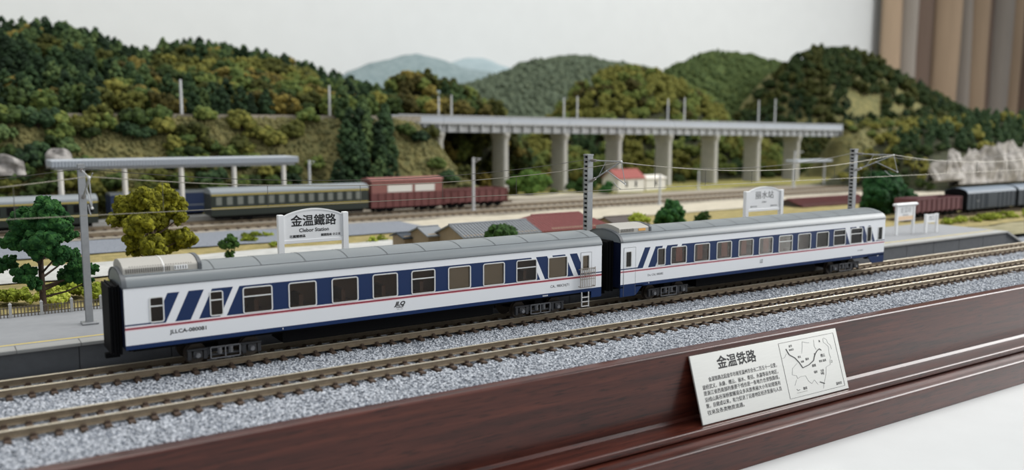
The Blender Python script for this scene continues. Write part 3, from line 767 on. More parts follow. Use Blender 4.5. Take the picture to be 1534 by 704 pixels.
# ------------------------------------------------------------------ plaque leaning on the moulding ledge
def make_plaque():
    t = thing('plaque', 'brushed steel plaque with Chinese text and a route map, leaning on the wooden base', 'plaque', (336, -133.0, -42.6))
    t.rotation_euler = (math.atan2(36.3, 12), 0, 0)
    MB().box(-64, 64, .2, 38.3, -1.1, 0, ch=.18).build('plate', MT['plaque'], t)
    R0 = (0, 0, 0); z = .03
    text('title', '金温铁路', 7.6, MT['ink'], t, (-28.2, 31.2, z), R0, bold=.16, xs=1.06, label='title in bold black Chinese characters')
    lines = ['金温铁路北起金华市南至温州市全长二百五十一公里，', '途经武义、永康、缙云、丽水、青田、永嘉等县市地区，', '是浙江省西南部的重要干线也是一条地方合资铁路线，', '沿线山高谷深桥梁隧道众多风景秀丽大小车站错落有', '致，自建成以来，有力促进了沿途地区经济发展与人员', '往来及各类物资流通。']
    ys = [23.6, 19.8, 16.5, 13.0, 9.6, 5.9]
    for i, (s, y) in enumerate(zip(lines, ys)):
        me_w = 57.0 if i == 0 else (29.5 if i == 5 else 62.7)
        me = text_mesh(s, 2.75, align='LEFT', bold=.035); w = max(v.co.x for v in me.vertices)/U
        me.transform(Matrix.Diagonal((me_w/w, 1, 1, 1))); me.materials.clear(); me.materials.append(MT['ink']); me.name = 'text_line'
        link('text_line', me, t, (-53.3 if i == 0 else -59.0, y, z))
    mp = MB()                                         # map frame
    for a, b in (((8.9, 35.7), (60.4, 35.7)), ((60.4, 35.7), (60.7, 2.5)), ((60.7, 2.5), (9.1, 2.5)), ((9.1, 2.5), (8.9, 35.7))):
        mp.cyl((*a, z), (*b, z), .12, n=4)
    mo = mp.build('map_frame', MT['ink'], t)
    def poly(name, pts, r, m): 
        b = MB(); b.tube([(x, y, z) for x, y in pts], r, n=4); b.build(name, m, mo)
    poly('rail_route', [(14.6, 31.8), (14.8, 31.0), (16.3, 28.0), (20.7, 25.5), (23.7, 22.1), (25.8, 18.7), (32.0, 19.7), (36.9, 21.6), (38.2, 23.6), (39.8, 25.4), (42.2, 27.0), (44.4, 27.8), (46.0, 26.7)], .3, MT['ink'])
    for pts in ([(9, 26.6), (11.7, 26.8), (13.0, 28.0), (14.0, 29.0)], [(27.6, 27.3), (29.4, 31.1), (30.2, 34.1), (33.3, 33.2), (36.3, 32.6)],
                [(21.6, 22.1), (16.7, 19.7), (15.2, 16.0), (18.8, 15.0), (19.2, 13.1), (22, 13.9), (26.6, 13.8), (28.3, 10.3), (30.8, 8.3), (33.6, 10.2), (36.2, 7.0)],
                [(49.9, 33.5), (49.4, 31.2), (51.2, 30), (53.3, 27.9), (52.6, 23.3), (53.2, 21), (51.4, 19.2), (51.6, 17), (48.2, 16.4), (46.9, 15.9), (45.5, 12), (43.5, 9.0), (41.5, 6.4), (40.4, 3.9)], [(41.0, 33.8), (40.3, 30.0), (41.4, 27.7)], [(50.5, 33.8), (53, 32.5), (53.4, 30.2), (55.5, 28.6), (55.8, 26)], [(15.5, 9.5), (17.2, 11.6), (18.2, 12.8)]):
        poly('map_border', pts, .09, MT['greyink'])
    for s, x, y, h in (('金华', 18.9, 32.8, 1.6), ('BAKD', 19.2, 30.6, 1.6), ('武义', 24.8, 25.4, 1.4), ('永康', 26.6, 22.3, 1.4), ('丽水', 31.4, 23.2, 1.7), ('缙云', 46.3, 23.3, 2.2), ('青田 温溪', 45.0, 20.2, 1.6), ('口', 53.2, 18.6, 1.9), ('鹿城', 36.2, 18.5, 1.8), ('瑞安', 36.6, 14.5, 1.7), ('文成', 42.6, 14.4, 1.6), ('平阳', 42.3, 12.6, 1.7), ('温州市', 55.6, 4.6, 1.9), ('路线', 24.0, 6.5, 1.8), ('海', 46.0, 32.2, 1.5), ('台', 39.0, 25.2, 1.2)):
        text('map_lettering', s, h, MT['ink'], mo, (x, y, z), R0, bold=.03)
    poly('map_scale', [(15.9, 4.9), (25.6, 4.9)], .1, MT['ink']); poly('map_scale', [(16.4, 7.2), (17.6, 6.2), (19.2, 6.6)], .16, MT['ink'])
    poly('island', [(38.4, 8.2), (40.2, 7.5), (42.4, 6.6)], .3, MT['ink'])
make_plaque()

# ------------------------------------------------------------------ station name boards
def name_board(name, label, x0, x1, y, ztop, zpan, zarch, lines, tx):
    w = x1-x0; xc = (x0+x1)/2; off = (xc, y, PZ)
    t = thing(name, label, 'sign', off)
    for s in (-1, 1):
        x = xc+s*(w/2-1.7); MB(off).box(x-1.7, x+1.7, y-1.7, y+1.7, PZ, ztop, ch=.3).build('post', MT['white'], t)
    top = []
    n = 12
    for i in range(n+1):
        f = i/n; top.append((x1-3.2-(w-6.4)*f, ztop-1.2+(zarch-ztop+1.2)*math.sin(math.pi*f)**.8))
    MB(off).prism([(x0+3.2, zpan), (x1-3.2, zpan)]+top, 'y', y-.5, y+.5).build('board', MT['white'], t)
    rim = [(x0+3.2, zpan+2.0), (x1-3.2, zpan+2.0), (x1-3.2, zpan), (x0+3.2, zpan)]
    MB(off).box(x0+3.2, x1-3.2, y-1.1, y+1.1, zpan, zpan+2.2, ch=.2).build('bottom_rail', MT['white'], t)
    a = MB(off)
    P = [(x, z) for x, z in top]
    for (xa, za), (xb, zb) in zip(P[:-1], P[1:]): a.prism([(xa, za-.9), (xb, zb-.9), (xb, zb), (xa, za)], 'y', y-1.0, y+1.0)
    a.build('arched_top_rail', MT['white'], t)
    for s, h, x, z, m, kw in lines:
        text('lettering', s, h, m, t, (x-off[0], -.56, z-off[2]), **kw)
    return t
name_board('station_sign', 'white arched station name board reading 金温鐵路 behind the left coach', 102.4, 147.8, 60, 66.4, 48.3, 69.6,
    [('金温鐵路', 7.4, 125.3, 61.6, MT['ink'], dict(bold=.14)), ('Clebor Station', 3.3, 125.4, 56.1, MT['ink'], dict(bold=.05)), ('北國關務區', 1.9, 114.6, 52.5, MT['ink'], dict(bold=.04, xs=1.1)), ('關國路局 分之支', 1.8, 136.3, 52.5, MT['ink'], dict(bold=.03))], 0)
name_board('station_sign', 'white arched station name board reading 丽水站 behind the right coach', 515.6, 564.2, 60, 64.9, 46.8, 68.4,
    [('丽水站', 7.2, 540.2, 60.4, MT['ink'], dict(xs=1.12)), ('Lishui', 2.4, 539.8, 54.8, MT['greyink'], {}), ('金华方向', 1.7, 526.5, 51.0, MT['greyink'], dict(xs=1.3)), ('温州方向', 1.7, 552.5, 51.0, MT['greyink'], dict(xs=1.3))], 0)
def notice(label, px, y, zt, zp0, band, cap):
    a = at(px[0], 345, y=y)[0]; b = at(px[1], 345, y=y)[0]; off = ((a+b)/2, y, PZ)
    t = thing('notice_board', label, 'notice board', off)
    for x in (a+1.3, b-1.3): MB(off).box(x-1.3, x+1.3, y-1.2, y+1.2, PZ, zt, ch=.2).build('post', MT['white'], t)
    MB(off).box(a+1.3, b-1.3, y-.6, y+.6, zp0, zt-.5).build('board', MT['white'], t)
    if cap: MB(off).box(a-2.4, b+2.4, y-2.6, y+2.6, zt-.2, zt+2.6, ch=.8).build('cap', MT['white'], t)
    if band: MB(off).box(a+2.6, b-2.6, y-.75, y-.5, zp0+.6, zp0+4.6).build('orange_band', mat('pale_orange', (226, 196, 164), rough=.6), t)
    w = b-a
    text('lettering', '金温站' if band else '出口', w*.2 if band else w*.24, MT['faintink'] if band else MT['greyink'], t, (0, -.66, (zt-5.0 if band else (zt+zp0)/2)-PZ))
    if band: text('lettering', 'Jinwen', w*.12, MT['faintink'], t, (0, -.66, zt-9.5-PZ))
notice('white capped notice board with a pale orange band on the right end of the platform', (1341, 1368), 66, 40.5, 25.0, True, True)
notice('small white notice board near the right end of the platform', (1385, 1403), 60, 30.5, 21.5, False, False)

# ------------------------------------------------------------------ overhead line masts
def make_mast(label, x, y, reach, xt, zt, solid=False):
    off = (x, y, PZ); t = thing('overhead_mast', label, 'mast', off)
    MB(off).box(x-4.2, x+4.2, y-4.2, y+4.2, PZ, PZ+1.2, ch=.3).build('base_plate', MT['mast'], t)
    m = MB(off)
    if solid:
        m.box(x-1.5, x+1.5, y-1.4, y+1.4, PZ+1, 99.4, ch=.3)
        m.box(x-1.8, x+1.8, y-1.7, y-1.3, PZ+1, 99.4); m.box(x-1.8, x+1.8, y+1.3, y+1.7, PZ+1, 99.4)
        m.build('column', MT['mast'], t)
    else:
        # two flanges joined by batten plates
        for s in (-1, 1): m.box(x-2.3, x+2.3, y+s*2.1-.35, y+s*2.1+.35, PZ+1, 100.4)
        m.box(x+1.5, x+2.3, y-2.1, y+2.1, PZ+1, 100.4)
        co = m.build('column', MT['mast'], t)
        bm = MB().box(-2.2, -1.7, -2.0, 2.0, -.9, .9).mesh('batten', MT['mast'])
        bk = MB(off).box(x-1.2, x-.9, y-2.0, y+2.0, PZ+1, 100).build('back_web', MT['black'], co)
        z = PZ+4
        while z < 100: link('batten', bm, co, (0, 0, z-PZ)); z += 3.3
        MB(off).box(x-2.6, x+2.6, y-2.7, y+2.7, 99.6, 100.6).build('cap', MT['mast'], co)
    # cantilever: top tube, diagonal, registration arm, steady arm
    fy = y-2.4
    c = MB(off); tip = (xt, 0.0, zt)
    c.cyl((x, fy, 96.2), tip, .42, n=8); c.cyl((x, fy, 81.0), tip, .5, n=8)
    mid = tuple(np.array((x, fy, 81.0))*.45+np.array(tip)*.55)
    c.cyl(mid, (xt, -4.5, 81.2), .38, n=8); c.cyl((xt, -4.5, 81.2), (xt, 0, zt), .28, n=6)
    c.cyl(tuple(np.array((x, fy, 81.0))*.72+np.array(tip)*.28), (x+.5, fy*.5, 96.0), .26, n=6)
    c.tube([(xt, 8.0*reach, 82.0), (xt, 3.5, 78.6), (xt, 0, 77.6)], .26, n=6)
    c.build('cantilever', MT['mast'], t, smooth=40)
    i = MB(off)
    for z0 in (96.2, 81.0):
        p = np.array((x, fy, z0)); q = np.array(tip); d = (q-p)/np.linalg.norm(q-p)
        for k in range(5): i.cyl(tuple(p+d*(1.0+k*1.1)), tuple(p+d*(1.6+k*1.1)), 1.05, n=10)
    i.build('insulator', MT['insul'], t, smooth=30)
    i = MB(off); i.sphere(tip, .8); i.sphere((xt, -4.5, 81.2), .65); i.sphere(mid, .6); i.build('clamp', MT['frame'], t, smooth=True)
    return t
make_mast('plain grey overhead line mast on the platform at the far left', -3.4, 69.6, .9, -9.5, 95.6, True)
make_mast('grey lattice overhead line mast between the two coaches', 323.5, 35.6, 1.0, 323.9, 96.5)
make_mast('grey lattice overhead line mast behind the right coach', 634.5, 38.5, 1.0, 636.8, 95.9)

def wires():
    masts = [-330, -9.5, 323.9, 636.8, 960, 1290]; zt = 96.0
    cw = MB().cyl((-330, 0, 77.3), (1290, 0, 77.5), .2, n=6)
    tag(cw.build('contact_wire', MT['wire']), 'straight pale contact wire strung above the coaches', 'wire')
    pts = []; drops = []
    for a, b in zip(masts[:-1], masts[1:]):
        n = 14
        for i in range(n):
            f = i/n; pts.append((a+(b-a)*f, 0, zt-(zt-86.6)*4*f*(1-f)))
        for f in (.1, .26, .42, .58, .74, .9): drops.append((a+(b-a)*f, zt-(zt-86.6)*4*f*(1-f)))
    pts.append((masts[-1], 0, zt))
    o = MB().tube(pts, .24, n=6).build('messenger_wire', MT['wire']); tag(o, 'sagging messenger wire with droppers above the coaches', 'wire')
    for x, z in drops: MB().cyl((x, 0, 77.4), (x, 0, z), .16, n=5).build('dropper', MT['wiredark'], o)
    fm = [(-330, 60, 97), (-3.4, 67, 97), (323.5, 33.5, 97.2), (634.5, 36.4, 97.5), (960, 37, 97.5), (1290, 37, 97.5)]
    pts = []
    for a, b in zip(fm[:-1], fm[1:]):
        for i in range(12):
            f = i/12; p = np.array(a)+(np.array(b)-np.array(a))*f; p[2] -= 10.5*4*f*(1-f); pts.append(tuple(p))
    pts.append(fm[-1])
    tag(MB().tube(pts, .2, n=5).build('feeder_wire', MT['wiredark']), 'thin dark feeder wire running from mast to mast', 'wire')
wires()

# ------------------------------------------------------------------ foreground trees and bushes
def limb(b, p, d, l, r, depth, rng, tips):
    q = p+d*l; b.cyl(tuple(p), tuple(q), r, r*.68, n=7)
    if depth == 0: tips.append(q); return
    for k in range(3 if depth > 1 else 2):
        a = Vector((rng.uniform(-1, 1), rng.uniform(-1, 1), rng.uniform(-.15, .9))).normalized()
        limb(b, q, (d*.55+a*.75).normalized(), l*rng.uniform(.62, .85), r*.66, depth-1, rng, tips)
def flock_tree(name, label, base, h, lobes, m, seed, grain=.8, trunk_r=1.8, n_grain=2600):
    """lobes: (dx,dy,dz,r) crown clumps in mm from the base"""
    rng = random.Random(seed); nr = np.random.default_rng(seed)
    t = thing(name, label, 'tree', base)
    b = MB(); z0 = min(l[2]-l[3]*.4 for l in lobes)
    b.lathe((0, 0, 0), [(trunk_r*1.7, 0), (trunk_r*1.15, h*.05), (trunk_r*.95, h*.25), (trunk_r*.8, h*.5), (trunk_r*.4, h*.75)], n=9)
    for (x, y, z, r) in lobes:
        s = Vector((x*.05, y*.05, min(z*.72, h*.6))); e = Vector((x, y, z)); mm = (s+e)/2+Vector((rng.uniform(-2, 2), rng.uniform(-2, 2), -1))
        b.cyl(s, mm, trunk_r*.42, trunk_r*.32, n=6); b.cyl(mm, e, trunk_r*.32, trunk_r*.18, n=6)
    b.build('trunk', MT['trunk'], t, smooth=50)
    C = []; Rr = []
    for (x, y, z, r) in lobes:
        k = max(26, int(r*r*.62))
        for _ in range(k):
            d = nr.normal(size=3); d /= np.linalg.norm(d); f = nr.uniform(.35, .95)
            C.append((x+d[0]*r*f, y+d[1]*r*f, z+d[2]*r*f*.85)); Rr.append(r*nr.uniform(.22, .38))
    C = np.array(C); Rr = np.array(Rr)
    V, F = blob_arrays(C, Rr, nr, 1 if n_grain > 2000 else 0, .22)
    # fine foam grains over the clump surfaces
    i = nr.integers(0, len(C), n_grain); d = nr.normal(size=(n_grain, 3)); d /= np.linalg.norm(d, axis=1)[:, None]
    G = C[i]+d*Rr[i][:, None]*nr.uniform(.85, 1.12, (n_grain, 1))
    V2, F2 = blob_arrays(G, grain*nr.uniform(.5, 1.0, n_grain), nr, 0, .3)
    link('crown', np_mesh('crown', np.concatenate([V, V2]), np.concatenate([F, F2+len(V)]), [m]), t)
    return t
rr = random.Random(3)
def lobes_from_px(base, y, l):
    """list of (u, v, r_px) at depth y -> lobes"""
    out = []
    for u, v, rp in l:
        p = at(u, v, y=y); q = at(u+rp, v, y=y); r = float(np.linalg.norm(q-p))*1.12
        out.append((p[0]-base[0], rr.uniform(-12, 12), p[2]-base[2], r))
    return out
b0 = (-19.2, 140, 0)
flock_tree('leafy_tree', 'dark green leafy tree with bare lower trunk beside the left mast', b0, 78, lobes_from_px(b0, 140, [(70, 312, 20), (40, 332, 24), (80, 336, 26), (100, 350, 16), (22, 362, 20), (60, 362, 24), (84, 378, 18), (10, 398, 16), (36, 408, 18), (50, 422, 12), (112, 385, 14), (120, 406, 20), (100, 414, 16), (138, 402, 9), (132, 424, 9)]), MT['fdark'], 4, .72, 1.9, 6500)
b0 = (68, 250, 0)
flock_tree('leafy_tree', 'olive green rounded tree behind the roof of the left coach', b0, 76, lobes_from_px(b0, 250, [(212, 294, 17), (248, 292, 17), (192, 312, 19), (225, 308, 20), (262, 308, 17), (180, 330, 15), (205, 334, 19), (240, 326, 19), (270, 326, 13), (196, 358, 13), (225, 366, 19), (255, 364, 19), (278, 356, 15), (202, 378, 10), (240, 345, 14)]), MT['folive'], 9, .85, 2.0, 5500)
b0 = (1040, 268, 0)
flock_tree('leafy_tree', 'dark leafy tree beside the right mast and behind the capped notice board', b0, 60, lobes_from_px(b0, 268, [(1325, 280, 13), (1343, 282, 11), (1310, 294, 10), (1333, 297, 13), (1354, 298, 9), (1322, 312, 11), (1346, 316, 10), (1360, 316, 8)]), MT['fdark'], 12, 1.2, 2.0, 1800)
def shrub(name, label, base, lob, m, seed, grain=.9, n=700, cat='bush', group=None):
    nr = np.random.default_rng(seed); C = []; Rr = []
    for x, y, z, r in lob:
        for _ in range(max(8, int(r*r*.25))):
            d = nr.normal(size=3); d /= np.linalg.norm(d); d[2] = abs(d[2])*.9-.15; f = nr.uniform(.45, .95)
            C.append((x+d[0]*r*f, y+d[1]*r*f, z+d[2]*r*f)); Rr.append(r*nr.uniform(.2, .34))
    C = np.array(C); Rr = np.array(Rr); V, F = blob_arrays(C, Rr, nr, 0, .22)
    i = nr.integers(0, len(C), n); d = nr.normal(size=(n, 3)); d /= np.linalg.norm(d, axis=1)[:, None]
    V2, F2 = blob_arrays(C[i]+d*Rr[i][:, None]*nr.uniform(.85, 1.15, (n, 1)), grain*nr.uniform(.5, 1, n), nr, 0, .3)
    o = link(name, np_mesh(name, np.concatenate([V, V2]), np.concatenate([F, F2+len(V)]), [m]), None, base)
    tag(o, label, cat, group); return o
# each: pixel column, pixel row of the foot, ground depth y, width px, height px
def px_shrub(label, u, vtop, y, wpx, m, seed, name='bush', n=600, group=None, zb=0.0):
    a = at(u-wpx/2, vtop, y=y); b = at(u+wpx/2, vtop, y=y); c = at(u, vtop, y=y); h = max(6, c[2]-zb); w = float(np.linalg.norm(b-a))/2
    rg = random.Random(seed); lob = []
    for k in range(5): lob.append((rg.uniform(-.55, .55)*w, rg.uniform(-.4, .4)*w, h*rg.uniform(.2, .55), min(w, h)*rg.uniform(.35, .5)))
    lob.append((0, 0, h*.62, h*.38)); lob.append((0, 0, h*.25, min(w, h)*.45)); lob.append((0, 0, 3, 4))
    return shrub(name, label, (c[0], y, zb), lob, m, seed, n=n, group=group)
px_shrub('low dark green bush between the olive tree and the left name board', 343, 350, 330, 38, MT['fbush'], 21)
px_shrub('small round dark bush above the roof of the left coach by the grey tiled house', 752, 330, 175, 48, MT['fbush'], 22)
px_shrub('dark bushy shrub in front of the sandy ground behind the right coach', 1008, 295, 300, 60, MT['fdark'], 23, n=900)
px_shrub('low bush right of the dark shrub behind the right coach', 1056, 314, 300, 28, MT['fbush'], 24)
px_shrub('yellow green bush left of the dark shrub behind the right coach', 958, 314, 262, 28, MT['fhedge'], 25)
px_shrub('green bush under the viaduct near the second pier', 790, 252, 800, 60, MT['fbush'], 26, n=900)
px_shrub('green bush at the foot of the third viaduct pier', 872, 264, 790, 44, MT['fbush'], 27)
px_shrub('bush beside the small red roofed house', 912, 268, 762, 28, MT['fdark'], 28)
rg = random.Random(77)
for k in range(15):
    x = -150+k*17+rg.uniform(-3, 3)
    shrub('hedge_shrub', 'rounded yellow green shrub in the hedge behind the platform fence', (x, 205+rg.uniform(-14, 14), 0), [(rg.uniform(-6, 6), rg.uniform(-8, 8), rg.uniform(3, 7), rg.uniform(6, 10)) for _ in range(5)], MT['fhedge'], 300+k, n=420, cat='shrub', group='hedge behind the platform fence')
for k in range(11):
    x = 985+k*26+rg.uniform(-5, 5)
    shrub('hedge_shrub', 'low bright green shrub in the row behind the right end of the platform', (x, 150+rg.uniform(-8, 8), 0), [(rg.uniform(-8, 8), rg.uniform(-8, 8), rg.uniform(2, 4), rg.uniform(5, 8)) for _ in range(4)], MT['fhedge'], 400+k, n=260, cat='shrub', group='shrubs behind the right end of the platform')
for k in range(16):
    u = rg.choice([rg.uniform(330, 420), rg.uniform(525, 650), rg.uniform(930, 985)]); p = at(u, rg.uniform(352, 372), z=0)
    shrub('grass_tuft', 'small tuft of dry yellow grass on the strip behind the coaches', (p[0], p[1], 0), [(rg.uniform(-6, 6), rg.uniform(-6, 6), rg.uniform(1, 3), rg.uniform(3, 6)) for _ in range(3)], MT['fhedge'], 500+k, n=160, cat='shrub', group='dry grass tufts')

# ------------------------------------------------------------------ houses behind the coaches
def house(name, label, x0, x1, yc, dep, ze, zr, roofm, wallm, ribs=True, hip=0.0, wins=0):
    off = ((x0+x1)/2, yc, 0); t = thing(name, label, 'house', off)
    y0, y1 = yc-dep/2, yc+dep/2; i = 2.5
    MB(off).prism([(y0+i, 0), (y1-i, 0), (y1-i, ze), (yc, zr-1.5), (y0+i, ze)], 'x', x0+i+hip, x1-i-hip).build('wall', wallm, t)
    r = MB(off); th = 1.3
    for s in (-1, 1):
        ye = yc+s*dep/2
        P = [(x0, ye, ze-1), (x1, ye, ze-1), (x1-hip, yc, zr), (x0+hip, yc, zr)]
        r.add(P+[(a, b, c-th) for a, b, c in P], [(0, 1, 2, 3), (7, 6, 5, 4), (0, 4, 5, 1), (1, 5, 6, 2), (2, 6, 7, 3), (3, 7, 4, 0)])
    if hip:
        for xe, xr in ((x0, x0+hip), (x1, x1-hip)):
            r.add([(xe, y0, ze-1), (xe, y1, ze-1), (xr, yc, zr)], [(0, 1, 2)])
    ro = r.build('roof', roofm, t)
    MB(off).cyl((x0+hip, yc, zr+.1), (x1-hip, yc, zr+.1), .9, n=8).build('ridge', roofm, ro)
    if ribs:
        x = x0+1.5
        rm = None
        while x < x1-1:
            f = 1.0
            if hip: f = min(1.0, (x-x0)/hip, (x1-x)/hip)
            a = (x, y0, ze-.7); b = (x, y0+(yc-y0)*f, ze-.7+(zr-ze+1)*f)
            MB(off).cyl(a, b, .45, n=5).build('roof_rib', roofm, ro); x += 3.4
    for k in range(wins):
        xx = x0+(x1-x0)*(k+1)/(wins+1); MB(off).box(xx-2.2, xx+2.2, y0+i-.3, y0+i+.4, ze*.35, ze*.75).build('window_pane', MT['black'], t)
    return t
def pxh(name, label, u0, u1, vr, yc, dep, ve, *a, **k):
    x0 = at(u0, ve, y=yc-dep/2)[0]; x1 = at(u1, ve, y=yc-dep/2)[0]; um = (u0+u1)/2
    zr = at(um, vr, y=yc)[2]; ze = max(4, at(um, ve, y=yc-dep/2)[2]); return house(name, label, x0, x1, yc, dep, ze, zr, *a, **k)
pxh('model_house', 'house with ribbed grey roof and tan gable behind the left coach', 694, 812, 331, 222, 52, 350, MT['rooftile'], MT['housewall'])
pxh('model_house', 'small house with plain pale grey roof left of the ribbed grey roof', 640, 672, 338, 262, 40, 351, MT['rooftile'], MT['housewall'], ribs=False)
pxh('model_house', 'house with faded red ribbed hip roof behind the gap between the coaches', 806, 918, 318, 250, 70, 341, MT['redtile'], MT['housewall'], hip=16)
pxh('model_house', 'low house with dark brown roof right of the red hip roof', 926, 975, 322, 300, 50, 336, MT['darkroof'], MT['housewall'], ribs=False)
pxh('model_house', 'dark blue roofed hut left of the grey roofed houses', 604, 638, 347, 290, 30, 354, MT['vangrey'], MT['housewall'], ribs=False)
pxh('model_house', 'small white cottage with bright red roof under the viaduct', 926, 968, 253, 800, 50, 266, mat('cottage_red', (142, 76, 70), rough=.7), MT['housewhite'], ribs=False, wins=2)
pxh('model_house', 'white flat annexe beside the red roofed cottage', 968, 1000, 262, 800, 36, 266, MT['housewhite'], MT['housewhite'], ribs=False, wins=1)
pxh('model_house', 'long shed with dark red roof left of the right mast', 1203, 1310, 293, 420, 60, 308, MT['redwagon'], MT['darkroof'], ribs=True)

# ------------------------------------------------------------------ rear tracks and trains
def rear_track(y, label, x0, x1, z=1.6):
    t = thing('rear_track', label, 'railway track', ((x0+x1)/2, y, z)); off = ((x0+x1)/2, y, z)
    for s in (-1, 1): MB(off).box(x0, x1, y+s*8.7-.6, y+s*8.7+.6, z, z+2.6).build('rail', MT['rail'], t)
    sm = MB().box(-1.4, 1.4, -14, 14, 0, 1.2).mesh('sleeper', MT['sleeper']); x = x0+4; n = 0
    st = (x1-x0)/150
    while x < x1 and n < 150: link('sleeper', sm, t, (x-off[0], 0, 0)); x += st; n += 1
YT = 640; RZ = 4.0
rear_track(575, 'empty rear track in front of the green coaches', -330, 1470)
rear_track(YT, 'rear track carrying the green coaches and red wagons', -330, 1470)
rear_track(712, 'rear track carrying the blue car beside the canopy', -330, 700)
rear_track(205, 'track carrying the dark wagons at the right edge', 960, 2000, .9)

def wheels(t, off, x0, x1, y, z):
    wm = MB().cyl((0, -11, 0), (0, -8, 0), 4.6, n=14).cyl((0, 8, 0), (0, 11, 0), 4.6, n=14).cyl((0, -9, 0), (0, 9, 0), .8, n=6).mesh('wheelset', MT['black'])
    fm = MB().box(-13, 13, -12.6, -11.4, -1.6, 2.4, ch=.3).box(-3, 3, -11.5, 11.5, -1, 2).box(-13, 13, 11.4, 12.6, -1.6, 2.4, ch=.3).mesh('bogie_frame', MT['black'])
    L = x1-x0; c = min(40, L*.2)
    for cx in (x0+c, x1-c):
        b = link('bogie_frame', fm, t, (cx-off[0], y-off[1], z+4.6-off[2]))
        for e in (-8, 8): link('wheelset', wm, b, (e, 0, 0))
def passenger(label, x0, x1, y, zt, bodym, stripem, roofm, winm, pitch=13.0, z=RZ, dark=None):
    off = ((x0+x1)/2, y, z); t = thing('rear_coach', label, 'coach', off); zb = z+7; zg = zt-7
    MB(off).box(x0, x1, y-17, y+17, zb, zg, ch=.4).build('body', bodym, t)
    pr_ = [(-17.4, zg), (-16.6, zg+2.6), (-13, zg+4.8), (-7, zg+6.4), (0, zt), (7, zg+6.4), (13, zg+4.8), (16.6, zg+2.6), (17.4, zg)]
    MB(off).prism([(y+a, b) for a, b in pr_], 'x', x0-.4, x1+.4).build('roof', roofm, t, smooth=30)
    h = zg-zb
    for f in (.96, .36): MB(off).box(x0, x1, y-17.25, y-16.9, zb+h*f-1.0, zb+h*f+.6).build('stripe', stripem, t)
    x = x0+9
    wm = MB().box(-3.4, 3.4, -17.2, -16.8, 0, h*.36).mesh('window', winm)
    while x < x1-8: link('window', wm, t, (x-off[0], 0, zb+h*.50-z)); x += pitch
    MB(off).box(x0+6, x1-6, y-13, y+13, z+3, zb+.5).build('underframe', MT['black'], t)
    wheels(t, off, x0, x1, y, z); return t
gy = YT-17
passenger('dark green coach with yellow stripe and grey roof at the far left', -230, at(147, 320, y=gy)[0], YT, 43, MT['tgreencoach'], MT['ystripe'], MT['croof'], MT['black'])
passenger('dark green coach with yellow stripes behind the left name board', at(317, 310, y=gy)[0], at(552, 300, y=gy)[0], YT, 45, MT['tgreencoach'], MT['ystripe'], MT['croof'], mat('hazy_window', (112, 116, 110), rough=.3))
def wagon_open(label, x0, x1, y, z, zt, m):
    off = ((x0+x1)/2, y, z); t = thing('open_wagon', label, 'wagon', off); zb = z+7
    b = MB(off).box(x0, x1, y-16, y-14.6, zb, zt).box(x0, x1, y+14.6, y+16, zb, zt).box(x0, x0+1.4, y-14.6, y+14.6, zb, zt).box(x1-1.4, x1, y-14.6, y+14.6, zb, zt).box(x0, x1, y-16, y+16, zb, zb+1.5)
    b.build('body', m, t)
    MB(off).box(x0-.5, x1+.5, y-16.8, y-15.6, zt-1.4, zt).build('top_rail', m, t)
    n = max(6, int((x1-x0)/11)); rm = MB().box(-.8, .8, -17.0, -16.0, zb-z, zt-z).mesh('side_rib', m)
    for k in range(n+1): link('side_rib', rm, t, (x0+(x1-x0)*k/n-off[0], 0, 0))
    MB(off).box(x0+4, x1-4, y-11, y+11, z+3.5, zb+.4).build('underframe', MT['black'], t)
    wheels(t, off, x0, x1, y, z); return t
xr0, xr1 = at(557, 300, y=gy)[0], at(664, 300, y=gy)[0]
def boxcar():
    y = YT; z = RZ; x0, x1 = xr0, xr1; off = ((x0+x1)/2, y, z); zt = at(610, 266, y=y-17)[2]; zm = at(610, 288, y=gy)[2]
    t = thing('covered_wagon', 'covered oxide red wagon with pale window strips in the rear train', 'wagon', off)
    MB(off).box(x0, x1, y-16.5, y+16.5, z+7, zm).build('lower_body', MT['redwagon'], t)
    MB(off).box(x0+.6, x1-.6, y-15.8, y+15.8, zm, zt-3).build('upper_body', MT['redtop'], t)
    MB(off).prism([(y-17.4, zt-3.4), (y-12, zt-1), (y, zt+.6), (y+12, zt-1), (y+17.4, zt-3.4)], 'x', x0-1, x1+1).build('roof', MT['redtop'], t)
    for a, b in ((.22, .56), (.60, .88)): MB(off).box(x0+(x1-x0)*a, x0+(x1-x0)*b, y-16.2, y-15.7, zm+1.0, zm+(zt-3-zm)*.62).build('pale_strip', MT['palewin'], t)
    rm = MB().box(-.8, .8, -17.3, -16.4, 7, zm-z).mesh('side_rib', MT['redwagon'])
    for k in range(11): link('side_rib', rm, t, (x0+(x1-x0)*k/10-off[0], 0, 0))
    MB(off).box(x0+4, x1-4, y-11, y+11, z+3.5, z+7.4).build('underframe', MT['black'], t); wheels(t, off, x0, x1, y, z)
boxcar()
wagon_open('open oxide red wagon at the end of the rear train', at(667, 300, y=gy)[0], at(760, 296, y=gy)[0], YT, RZ, at(710, 283, y=gy)[2], MT['redwagon'])
xb0, xb1 = at(166, 305, y=695)[0], at(311, 305, y=695)[0]
